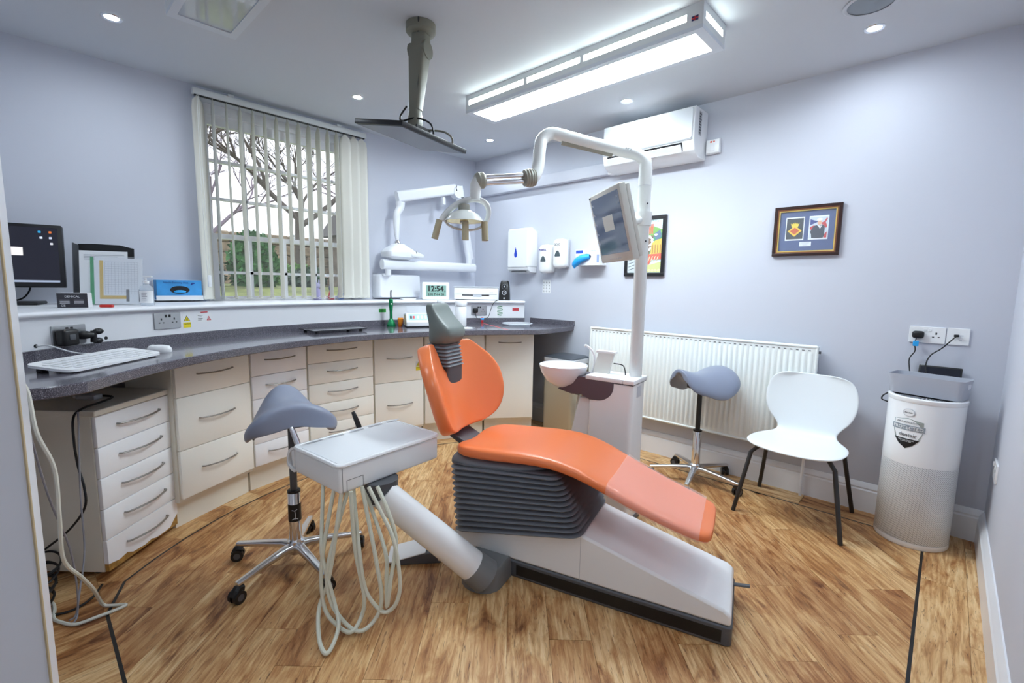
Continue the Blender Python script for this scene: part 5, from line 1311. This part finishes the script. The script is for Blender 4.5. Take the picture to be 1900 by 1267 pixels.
wpart('lamp_arm', tube(B(), [(PX, PY, 1.89), (PX-.005, PY-.005, 1.93), (PX-.045, PY-.03, 1.965), (-1.30, 2.20, 1.98), (-1.44, 2.09, 2.022), (-1.55, 1.985, 2.058), (-1.585, 1.945, 2.062), (-1.608, 1.908, 2.03), (-1.605, 1.888, 1.98), (-1.598, 1.872, 1.91), (-1.592, 1.855, 1.865), (-1.592, 1.83, 1.83), (-1.60, 1.80, 1.818)], .0315, 18, 5), M_pole, sp_)
wpart('cable_channel', tube(B(), [(-1.345, 2.165, 1.962), (-1.44, 2.09, 1.992), (-1.545, 1.99, 2.022)], .013, 8, 3), M_arm, sp_)
wpart('arm_lettering', xf(text_bm('siro', .022, (0, 0, 0)), Matrix.Translation((-1.262, 2.182, 1.982)) @ Matrix.Rotation(R(43), 4, 'Z') @ Matrix.Rotation(R(16), 4, 'Y')), M_dark, sp_, smooth=0)
q0, q1 = V((-1.598, 1.80, 1.818)), V((-1.712, 1.578, 1.784)); qd = (q1-q0).normalized()
kn = []
for k in range(9): kn.append(ring(q0-qd*.03+qd*.055*k/8, qd, .040+.006*math.sin(PI*k/8)-(.003 if k % 2 else 0), 24))
wpart('friction_joint', loft(B(), kn), M_arm, sp_)
for o in (-.014, .014): wpart('chrome_bar', cyl(B(), q0+V((0, 0, o)), q1+V((0, 0, o)), .012, seg=14), M_chrome, sp_)
wpart('friction_joint', loft(B(), [ring(q1-qd*.02+qd*.05*k/6, qd, r, 22) for k, r in enumerate((.03, .038, .04, .037, .04, .036, .028))]), M_arm, sp_)
wpart('drop_tube', tube(B(), [(-1.712, 1.575, 1.785), (-1.722, 1.555, 1.765), (-1.724, 1.552, 1.73), (-1.724, 1.552, 1.688)], [.03, .028, .026, .026], 16, 4), M_pole, sp_)
# lamp head: yoke, dish, reflector, three grips
LC = V((-1.752, 1.505, 1.588)); YK = V((.62, .78, 0)).normalized()     # yoke axis
yk = []
for k in range(17):
    t = R(180*k/16); yk.append(LC+YK*.108*math.cos(t)+V((.028*math.sin(t), .045*math.sin(t), .105*math.sin(t))))
wpart('yoke', tube(B(), yk, .010, 10, 1, ry=.016), M_pole, sp_)
ds = [(.0, .052), (.035, .048), (.07, .03), (.095, .0), (.098, -.004), (.092, -.004), (.066, .022), (.03, .040), (0, .043)]
wpart('lamp_dish', loft(B(), [[LC+V((r*math.cos(2*PI*i/28), r*math.sin(2*PI*i/28), z)) for i in range(28)] for r, z in ds]), mat('lamp_white', (.80, .83, .80), .2), sp_, smooth=60)
wpart('dish_cap', loft(B(), [ring(LC+V((0, 0, z)), (0, 0, 1), r, 20) for r, z in ((.026, .046), (.028, .055), (.028, .072), (.024, .078))]), M_arm, sp_)
wpart('reflector', loft(B(), [[LC+V((r*math.cos(2*PI*i/28), r*math.sin(2*PI*i/28), z)) for i in range(28)] for r, z in ((.088, -.003), (.06, .015), (.02, .025))]), mat('gold_reflector', lin('e8c93c')[:3], .2, .8), sp_, smooth=60)
wpart('lamp_hoop', tube(B(), [LC+YK*.09*math.cos(R(t))+V((.4*.05*math.sin(R(t)), 0, -.004-.042*math.sin(R(t)))) for t in range(0, 181, 20)], .006, 8, 2), M_warm, sp_)
M_grip = mat('grip_beige', lin('b3a98c')[:3], .5)
for c, tilt in ((LC-YK*.118, (-.012, -.02, -.09)), (LC+V((.045, -.03, -.012)), (0, 0, -.085)), (LC+YK*.100+V((.01, -.01, -.004)), (.006, 0, -.09))):
    wpart('lamp_grip', cyl(B(), c, c+V(tilt), .0155, .0165, 16), M_grip, sp_)
wpart('bulb_holder', loft(B(), [ring(LC+V((0, 0, z)), (0, 0, 1), r, 14) for r, z in ((.02, -.01), (.02, .025))]), M_warm, sp_)
# pole screen
A4 = [V(p) for p in ((-1.39, 2.017, 1.729), (-1.092, 1.808, 1.731), (-1.026, 1.869, 1.399), (-1.324, 2.079, 1.397))]
k_ = 1.055
A4 = [V((0, 0, H))+(p-V((0, 0, H)))*k_ for p in A4]
cc = sum(A4, V())/4; X_ = (A4[1]-A4[0]).normalized(); Zu = (A4[0]-A4[3]); Zu = (Zu-X_*Zu.dot(X_)).normalized(); Yd = Zu.cross(X_)
MS = Matrix(((X_.x, Yd.x, Zu.x, cc.x), (X_.y, Yd.y, Zu.y, cc.y), (X_.z, Yd.z, Zu.z, cc.z), (0, 0, 0, 1)))
hw_, hh_ = .19, .178
def ps(name, bm, m, **k): return wpart(name, xf(bm, MS), m, sp_, **k)
M_scr = mat('screen_case', lin('cfcfc8')[:3], .4)
ps('screen_case', rbox(-hw_, hw_, 0, .034, -hh_, hh_, .006, 2), M_scr)
ps('screen_rear', rbox(-hw_*.93, hw_*.985, .0335, .055, -hh_*.95, hh_*.95, .006, 2), M_scr)
ps('screen_back_hump', rbox(-hw_*.5, hw_*.75, .053, .078, -hh_*.7, hh_*.6, .01, 2), M_scr)
ps('screen_glass', prism(B(), rrect(-.166, .166, -.135, .155, .001, 1), .0004, .0010, FRONT), mat('pole_display', lin('3c4a66')[:3], .08, spec=.8, emit=('5a6d92', .02)), smooth=0)
bm = B(); 
ps('display_window', prism(B(), rrect(-.06, .06, -.02, .055, .001, 1), .0010, .0014, FRONT), mat('display_note', lin('b6b8b2')[:3], .3, emit=('b6b8b2', .04)), smooth=0)
bm = B()
for k in range(5): box(bm, -.155, -.145, -.0015, -.0010, .12-.05*k, .13-.05*k)
for k in range(2): box(bm, .14, .15, -.0015, -.0010, .12-.03*k, .13-.03*k)
ps('display_icons', bm, mat('display_icon', lin('aab2c6')[:3], .4), smooth=0)
bm = B()
for k in range(6): box(bm, -.07+.024*k, -.056+.024*k, -.0012, 0, -.164, -.158)
ps('screen_buttons', bm, M_lgrey, smooth=0)
ps('brand_mark', box(B(), -.183, -.16, -.0012, 0, .164, .172), M_grey, smooth=0)
wpart('screen_bracket', rbox(0, .10, -.03, .03, -.028, .028, .006, 2) if False else cyl(B(), (PX, PY, 1.60), (PX, PY, 1.67), .043, seg=24), M_pole, sp_)
bpos = MS @ V((.02, .078, .0))
wpart('bracket_arm', tube(B(), [bpos, (bpos+V((PX, PY, 1.635)))/2, (PX, PY, 1.635)], .02, 10, 3), M_pole, sp_)

# ------------------------------------------------------------------ saddle stools
M_saddle = mat('slate_vinyl', lin('868da0')[:3], .42, bump=(200, .02))
def saddle_stool(label, loc, star, seat_rot, seat_z, col=M_saddle, band=True, tilt=0, shift=0):
    s = thing('saddle_stool', label, 'stool', loc, 0, 'grey saddle stools')
    Rr = .275
    for k in range(5):
        a = R(star+72*k); d = V((math.cos(a), math.sin(a), 0)); n = V((-d.y, d.x, 0))
        sec = []
        for t, w, h, z in ((.02, .026, .034, .098), (.06, .020, .030, .1), (.16, .017, .024, .092), (Rr-.01, .014, .020, .080), (Rr+.012, .013, .018, .078)):
            c = d*t+V((0, 0, z)); sec.append([c+n*x+V((0, 0, y)) for x, y in rrect(-w, w, -h*.62, h*.38, w*.5, 3)])
        lg = obj('base_leg', loft(B(), sec), M_alu, s, smooth=50)
        e = d*Rr; tw = R(star*3+50*k); tn = V((math.cos(tw), math.sin(tw), 0)); to = V((-tn.y, tn.x, 0))*.012
        cst = B()
        for sg in (-1, 1):
            c = e+to+tn*sg*.014+V((0, 0, .026)); cyl(cst, c-tn*.008, c+tn*.008, .026, seg=18)
        tube(cst, [e+to*1.9+V((0, 0, .03)), e+to*.8+V((0, 0, .054)), e-to*.8+V((0, 0, .05))], .019, 8, 3)
        cyl(cst, e+V((0, 0, .045)), e+V((0, 0, .072)), .009, seg=10)
        c_ = obj('caster', cst, M_black, s)
        c = e+to+V((0, 0, .026)); obj('caster_cap', cyl(B(), c-tn*.0228, c+tn*.0228, .014, seg=14), M_dark, c_)
    obj('hub', lathe(B(), [(.02, .055), (.03, .06), (.036, .08), (.036, .12), (.028, .128)], 20), M_alu, s)
    obj('outer_column', lathe(B(), [(.027, .118), (.027, .345), (.025, .348)], 22), M_chrome, s)
    obj('column_collar', lathe(B(), [(.0235, .345), (.0275, .346), (.0275, .356), (.018, .358)], 20), M_black, s)
    if band:
        obj('column_sticker', loft(B(), [ring((0, 0, z), (0, 0, 1), .0274, 22) for z in (.215, .295)], caps=False), M_black, s)
        for z in (.165, .175, .185, .195, .205): pass
        a0 = math.atan2(-loc[1], -loc[0])
        mk = tube(B(), [(-.012, -.0282, .272), (.0, -.0285, .268), (.010, -.0282, .274)], .0016, 5, 3); tube(mk, [(.0, -.0285, .268), (.002, -.0285, .245), (.0, -.0285, .228)], .0016, 5, 3); tube(mk, [(-.012, -.0282, .228), (0, -.0285, .232), (.012, -.0282, .228)], .0014, 5, 3)
        obj('sticker_mark', xf(mk, Matrix.Rotation(a0+PI/2, 4, 'Z')), M_lgrey, s)
    obj('inner_column', cyl(B(), (0, 0, .34), (0, 0, seat_z-.05), .0155, seg=14), M_black if not band else M_dark, s)
    # seat: pommel towards local +x of the seat
    Q = Matrix.Translation((0, 0, seat_z)) @ Matrix.Rotation(R(seat_rot), 4, 'Z') @ Matrix.Translation((shift, 0, 0)) @ Matrix.Rotation(R(tilt), 4, 'Y')
    st = [(-.205, .10, .012, .20), (-.195, .15, .028, .24), (-.165, .192, .032, .26), (-.11, .212, .022, .29), (-.04, .205, .008, .31), (.03, .182, .006, .32), (.09, .160, .018, .33), (.14, .138, .034, .40), (.175, .116, .046, .42), (.190, .085, .048, .36)]
    rings = []
    for q, (x, w, z, dr) in enumerate(st):
        up, lo = [], []; e = (.8, .95, 1, 1, 1, 1, 1, .95, .8, .5)[q]
        for k in range(13):
            u = -1+2*k/12; y = w*u*(1-.10*abs(u)**3); drop = dr*w*(1.75 if x < -.08 else 2.15)*abs(u)**2.1
            th = (.095-.045*min(1, max(0, (x+.2)/.3)))*e*(1-abs(u)**4*.5)
            up.append(V((x, y, z-drop))); lo.append(V((x, y*.95, z-drop-th)))
        rings.append(up+lo[::-1])
    obj('seat', xf(loft(B(), rings), Q), col, s, smooth=180, sub=2)
    rim = []
    for x, w, z, dr in st[1:-1]: rim.append((x, w))
    obj('seat_underframe', xf(rbox(-.09, .07, -.055, .055, -.10, -.045, .008, 2), Q), M_black, s)
    if band: obj('rating_label', xf(box(B(), -.0915, -.0905, -.03, .03, -.09, -.06), Q), M_white2, s, smooth=0)
    lv = obj('height_lever', xf(tube(B(), [(-.02, .05, -.085), (-.06, .12, -.10), (-.07, .15, -.13)], .005, 6, 3), Q), M_dark, s)
    return s
saddle_stool('grey saddle stool in front of the drawers, partly behind the instrument tray', (-2.055, .772, 0), 1, 166, .745, shift=.055)
saddle_stool('grey saddle stool by the radiator, left of the white chair', (-1.13, 3.0, 0), -6, 247, .735, mat('slate_blue_vinyl', lin('7f8699')[:3], .36), False, 3)

# ------------------------------------------------------------------ white shell chair
M_shell = mat('shell_white', (.80, .84, .86), .35)
wc = thing('shell_chair', 'white moulded shell chair with dark steel legs against the radiator', 'chair', (-.546, 2.985, 0), 0)
path = [(-.245, .405, .13), (-.238, .412, .185), (-.21, .420, .222), (-.15, .422, .238), (-.06, .416, .240), (.04, .412, .225), (.10, .414, .185), (.135, .424, .155), (.158, .45, .148), (.168, .49, .175), (.178, .54, .214), (.190, .60, .232), (.203, .66, .236), (.214, .72, .225), (.222, .76, .205), (.226, .780, .170), (.227, .788, .125)]
G = []
for y, z, w in path:
    row = []
    for k in range(13):
        u = -1+2*k/12; back = max(0, min(1, (z-.43)/.15))
        row.append((w*u, y-.035*back*abs(u)**2.2+(.0 if back else 0), z+(1-back)*.012*abs(u)**3))
    G.append(row)
obj('seat_shell', sheet(B(), G), M_shell, wc, smooth=180, solid=.010, offset=0, sub=2)
for sx_ in (-1, 1):
    obj('leg', tube(B(), [(sx_*.165, -.15, .398), (sx_*.2, -.182, .36), (sx_*.259, -.225, 0)], .0115, 10, 1), mat('dark_steel_leg', (.02, .018, .018), .4), wc)
    obj('leg', tube(B(), [(sx_*.16, .10, .395), (sx_*.195, .14, .36), (sx_*.248, .245, 0)], .0115, 10, 1), mat('dark_steel_leg', (.02, .018, .018), .4), wc)
    obj('side_rail', tube(B(), [(sx_*.165, -.15, .398), (sx_*.16, .10, .395)], .0115, 10, 1), mat('dark_steel_leg', (.02, .018, .018), .4), wc)
for y in (-.1, .07): obj('cross_rail', tube(B(), [(-.165, y, .398), (.165, y, .397)], .009, 8, 1), mat('dark_steel_leg', (.02, .018, .018), .4), wc)

# ------------------------------------------------------------------ air purifier and basket
def perforated():
    m = mat('perforated_white', (.74, .76, .78), .4); nt = m.node_tree; b = nt.nodes['Principled BSDF']; N = nt.nodes.new
    tc = N('ShaderNodeTexCoord'); sp = N('ShaderNodeSeparateXYZ'); nt.links.new(tc.outputs['Object'], sp.inputs[0])
    at = N('ShaderNodeMath'); at.operation = 'ARCTAN2'; nt.links.new(sp.outputs[1], at.inputs[0]); nt.links.new(sp.outputs[0], at.inputs[1])
    cmb = N('ShaderNodeCombineXYZ'); mu = N('ShaderNodeMath'); mu.operation = 'MULTIPLY'; mu.inputs[1].default_value = .15
    nt.links.new(at.outputs[0], mu.inputs[0]); nt.links.new(mu.outputs[0], cmb.inputs[0]); nt.links.new(sp.outputs[2], cmb.inputs[1])
    mp = N('ShaderNodeMapping'); mp.inputs['Rotation'].default_value = (0, 0, R(45)); mp.inputs['Scale'].default_value = (150, 150, 1); nt.links.new(cmb.outputs[0], mp.inputs[0])
    vo = N('ShaderNodeTexVoronoi'); vo.inputs['Scale'].default_value = 1; vo.inputs['Randomness'].default_value = 0; vo.voronoi_dimensions = '2D'; nt.links.new(mp.outputs[0], vo.inputs['Vector'])
    rp = N('ShaderNodeValToRGB'); e = rp.color_ramp.elements; e[0].position = .24; e[0].color = (.2, .22, .24, 1); e[1].position = .32; e[1].color = (.76, .78, .80, 1)
    nt.links.new(vo.outputs['Distance'], rp.inputs[0]); nt.links.new(rp.outputs[0], b.inputs['Base Color']); return m
ap = thing('air_purifier', 'white cylindrical air purifier with perforated lower half in the corner', 'air purifier', (-.038, 3.118, 0), 0)
RP = .150
def facing(bm, ang, z): return xf(bm, Matrix.Translation((0, 0, z)) @ Matrix.Rotation(ang, 4, 'Z') @ Matrix.Translation((0, -RP, 0)))
obj('lower_grille', lathe(B(), [(.144, .0), (RP, .006), (RP, .425)], 64, caps=True), perforated(), ap, smooth=60)
obj('base_ring', lathe(B(), [(.1455, 0), (RP+.0012, .008), (RP+.0012, .03)], 64, caps=False), M_white, ap)
obj('upper_body', lathe(B(), [(RP+.0005, .425), (RP+.0005, .735), (RP, .738)], 64, caps=False), M_white2, ap, smooth=60)
obj('top_rim', lathe(B(), [(RP+.001, .737), (RP+.004, .742), (RP+.004, .758), (RP, .762), (.138, .762), (.134, .752)], 64, caps=False), M_white2, ap)
obj('top_grille', lathe(B(), [(.136, .752), (.1, .754), (0, .754)], 48), M_dark, ap)
bm = B()
for k in range(36): t = R(10*k); d = V((math.cos(t), math.sin(t), 0)); n = V((-d.y, d.x, 0))*.003; sheet(bm, [[d*.06+n+V((0, 0, .756)), d*.06-n+V((0, 0, .756))], [d*.136+n+V((0, 0, .756)), d*.136-n+V((0, 0, .756))]])
obj('top_fins', bm, M_lgrey, ap, smooth=0)
va = R(-22)
def curved(poly_w, z0, z1, r, c):    # label wrapped on the drum
    return loft(B(), [[(r*math.sin(va+t), -r*math.cos(va+t), z) for t in [(-poly_w/2+poly_w*k/10)/r for k in range(11)]] for z in (z0, z1)], closed=False)
obj('badge_rim', facing(prism(B(), [(.025*math.cos(t), .02*math.sin(t)) for t in [2*PI*k/24 for k in range(24)]], .0006, .0022, FRONT), va, .688), M_lgrey, ap, smooth=0)
obj('badge', facing(prism(B(), [(.022*math.cos(t), .0175*math.sin(t)) for t in [2*PI*k/24 for k in range(24)]], .0022, .003, FRONT), va, .688), M_white2, ap, smooth=0)
obj('badge_text', facing(text_bm('dentair', .0125, (0, -.0034, 0)), va, .688), M_dark, ap, smooth=0)
def wrap(poly, off, sub=6):
    """print on the drum: outline given as (arc length, height)"""
    bm = B(); pts = []
    n = len(poly)
    for i in range(n):
        a, b = poly[i], poly[(i+1) % n]
        for k in range(sub): pts.append((a[0]+(b[0]-a[0])*k/sub, a[1]+(b[1]-a[1])*k/sub))
    r = RP+off; vs = [bm.verts.new((r*math.sin(va+x/r), -r*math.cos(va+x/r), z)) for x, z in pts]
    f = bm.faces.new(vs); bmesh.ops.triangulate(bm, faces=[f]); return bm
shd = [(-.062, .648), (-.03, .653), (0, .66), (.03, .653), (.062, .648), (.064, .60), (.052, .555), (.03, .525), (0, .505), (-.03, .525), (-.052, .555), (-.064, .60)]
M_holo = mat('holographic_foil', lin('cfe0e0')[:3], .2, .5, noise=(30, .35))
obj('shield_sticker', wrap(shd, .0014), M_holo, ap)
obj('shield_base', wrap([(-.053, .556), (.053, .556), (.03, .527), (0, .507), (-.03, .527)], .0022), M_black, ap)
obj('foil_band', wrap([(-.07, .598), (.07, .598), (.07, .625), (-.07, .625)], .0022), mat('foil_band', lin('b9c9d6')[:3], .2, .4, noise=(40, .4)), ap)
def bent(bm, off):
    r = RP+off
    for v in bm.verts: x, y, z = v.co; v.co = ((r-y)*math.sin(va+x/r), -(r-y)*math.cos(va+x/r), z)
    return bm
obj('lettering', bent(text_bm('AIR PURIFICATION', .0115, (0, 0, .638)), .0026), M_dark, ap, smooth=0)
obj('lettering', bent(text_bm('PROTECTED', .023, (0, 0, .611)), .0030), M_white2, ap, smooth=0)
obj('lettering', bent(text_bm('dentair', .026, (.004, 0, .575)), .0026), M_dark, ap, smooth=0)
obj('lettering', bent(text_bm('ANTI-VIRAL, HYGIENIC\n& ODOUR FREE', .0065, (0, 0, .545)), .0030), M_white2, ap, smooth=0)
obj('power_lead', tube(B(), [(-.13, .085, .68), (-.165, .08, .69), (-.182, .07, .70), (-.178, .07, .72), (-.16, .09, .735)], .0035, 7, 4), M_black, ap)
bk = thing('plastic_basket', 'grey plastic basket sitting on top of the air purifier', 'basket', (-.038, 3.13, .7635), R(-14))
w0, w1, d0, d1, hb = .142, .152, .068, .078, .098
outer = [[(x, y, z) for x, y in rrect(-w, w, -d, d, .028, 5)] for w, d, z in ((w0, d0, 0), (w1, d1, hb))]
innr = [[(x, y, z) for x, y in rrect(-w, w, -d, d, .026, 5)] for w, d, z in ((w1-.003, d1-.003, hb), (w0-.003, d0-.003, .004))]
obj('tub', loft(B(), outer+innr), mat('grey_basket', (.42, .44, .50), .5), bk, smooth=40)
for s in (-1, 1): obj('grip_hole', xf(prism(B(), rrect(-.022, .022, .058, .08, .006, 3), -.0012, .0012, lambda a, b, h: (h, a, b)), Matrix.Translation((s*(w0+.0085), 0, 0))), mat('basket_hole', (.72, .74, .8), .5), bk, smooth=0)
tb = thing('black_tablet', 'black tablet standing behind the grey basket against the wall', 'tablet', (-.005, 3.272, .765), R(-4))
obj('case', xf(rbox(-.085, .085, 0, .009, 0, .132, .006, 2), Matrix.Rotation(R(-10), 4, 'X')), M_black, tb)
obj('glass', xf(box(B(), -.078, .078, -.0006, .0002, .008, .124), Matrix.Rotation(R(-10), 4, 'X')), M_screen, tb, smooth=0)

# ------------------------------------------------------------------ bin, pedal
bn = thing('pedal_bin', 'tall cream steel bin with dark lid behind the spittoon', 'bin', (-2.31, 3.13, 0), 0)
M_bin = mat('champagne_steel', lin('b9b3a2')[:3], .32, .7)
obj('body', prism(B(), rrect(-.15, .15, -.13, .13, .03, 4), .012, .64), M_bin, bn)
obj('top_band', prism(B(), rrect(-.153, .153, -.133, .133, .03, 4), .642, .685), M_lgrey, bn, bevel=.004)
obj('lid', loft(B(), [[(x, y, z) for x, y in rrect(-.15+i, .15-i, -.13+i, .13-i, .03, 4)] for z, i in ((.686, 0), (.696, .004), (.704, .02), (.707, .05))]), mat('bin_lid', lin('4b5058')[:3], .35), bn, smooth=40)
obj('base', prism(B(), rrect(-.145, .145, -.125, .125, .03, 4), 0, .014), M_black, bn)
obj('lid_seam', box(B(), -.151, -.1505, -.131, .1, .638, .644), M_black, bn, smooth=0)
pd = thing('foot_pedal', 'white and blue foot control pedal on the floor beside the chair', 'foot pedal', (-1.74, 1.165, 0), R(50))
obj('plate', prism(B(), [(-.095, .012), (.08, .055), (.08, .06), (-.095, .018)], -.07, .07, SIDE), M_white, pd, bevel=.002)
obj('base', prism(B(), [(-.08, 0), (.15, 0), (.15, .03), (.12, .06), (.06, .046), (-.08, .012)], -.065, .065, SIDE), M_dark, pd, bevel=.004)
obj('button', lathe(B(), [(.018, .052), (.018, .062), (.014, .066), (0, .067)], 16, (.105, -.025, 0)), M_blue, pd)
obj('button', lathe(B(), [(.014, .050), (.014, .058), (.01, .062), (0, .063)], 16, (.105, .03, 0)), M_lgrey, pd)
hk = B(); tube(hk, [(.135, -.055, .045), (.145, -.075, .055), (.15, -.09, .06)], .008, 8, 3); cyl(hk, (.15, -.11, .045), (.15, -.075, .07), .013, seg=12)
obj('toe_knob', hk, M_white, pd)
obj('lead', tube(B(), [(.15, .03, .02), (.24, .0, .01), (.34, -.06, .006), (.42, -.16, .006)], .005, 7, 5), M_black, pd)

# ------------------------------------------------------------------ leads at the desk end
def lead(label, pts, r, m, n=6): return tag(obj('cable', tube(B(), pts, r, 7, n), m), label, 'cable')
M_wc = mat('white_cable', lin('dcdcd0')[:3], .45); M_gc = mat('grey_cable', lin('8a8a92')[:3], .45)
lead('white cable hanging past the pedestal and looping out on the floor', [(-2.04, -.03, .975), (-2.035, -.01, .93), (-2.02, .0, .80), (-2.045, .03, .67), (-2.06, .03, .50), (-2.10, .03, .33), (-2.16, .07, .22), (-2.22, .10, .13), (-2.27, .115, .06), (-2.29, .13, .012), (-2.27, .16, .006), (-2.245, .19, .006), (-2.235, .165, .006), (-2.235, .10, .006), (-2.24, .045, .006), (-2.29, .01, .006), (-2.34, -.01, .006), (-2.40, -.005, .006), (-2.46, -.01, .006), (-2.5, -.04, .006)], .0062, M_wc)
lead('thin grey cable falling from the monitor to the floor', [(-2.0, -.055, 1.36), (-2.01, -.035, 1.1), (-2.05, -.02, .85), (-2.15, .01, .55), (-2.26, .05, .30), (-2.3, .06, .12), (-2.30, .055, .02), (-2.27, .045, .004), (-2.255, .03, .004)], .0032, M_gc)
lead('thin dark grey cable beside the pedestal side', [(-2.52, .12, .742), (-2.50, .118, .70), (-2.47, .11, .6), (-2.44, .10, .4), (-2.42, .095, .2), (-2.36, .07, .08), (-2.31, .05, .006), (-2.285, .03, .005)], .0032, M_gc)
lead('black cable looping over the pedestal top and down its side', [(-2.83, .17, .744), (-2.80, .23, .742), (-2.74, .25, .742), (-2.66, .20, .742), (-2.57, .135, .742), (-2.515, .105, .72), (-2.50, .10, .62), (-2.50, .105, .52), (-2.47, .115, .44), (-2.46, .11, .36), (-2.52, .06, .26), (-2.62, -.02, .16), (-2.7, -.1, .06)], .0045, M_black)
lead('black cable curling on the floor by the pedestal foot', [(-2.47, .14, .006), (-2.39, .10, .006), (-2.35, .04, .006), (-2.38, -.02, .006), (-2.46, -.04, .006), (-2.55, -.06, .006)], .0045, M_black)
rnd = random.Random(4)
for k, lb in enumerate(('upper loop of black cable in the heap at the desk end', 'middle loop of black cable in the heap at the desk end', 'lowest loop of black cable in the heap at the desk end', 'stray outer loop of black cable at the desk end')):
    P = []; cx, cy = -2.60+.03*k, -.02-.02*k
    for t in range(0, 760, 40): P.append((cx+(.09+.012*k)*math.cos(R(t+40*k))+rnd.uniform(-.012, .012), cy+(.05+.01*k)*math.sin(R(t+40*k)), .008+.03*(3-k)+.022*abs(math.sin(R(t*.5+60*k)))))
    lead(lb, P, .0042, M_black, 3)
ad = thing('power_adapter', 'small silver adapter lying on the pedestal top', 'adapter', (-2.79, .175, .7375), R(40))
obj('case', rbox(-.045, .045, -.022, .022, 0, .022, .005, 2), M_lgrey, ad); obj('plug_end', rbox(-.068, -.044, -.012, .012, .004, .016, .003, 2), M_white, ad)
tag(obj('blue_clip', rbox(-2.075, -2.055, -.06, -.03, .855, .9, .004, 2), M_blue), 'small blue clip under the left end of the worktop', 'clip')
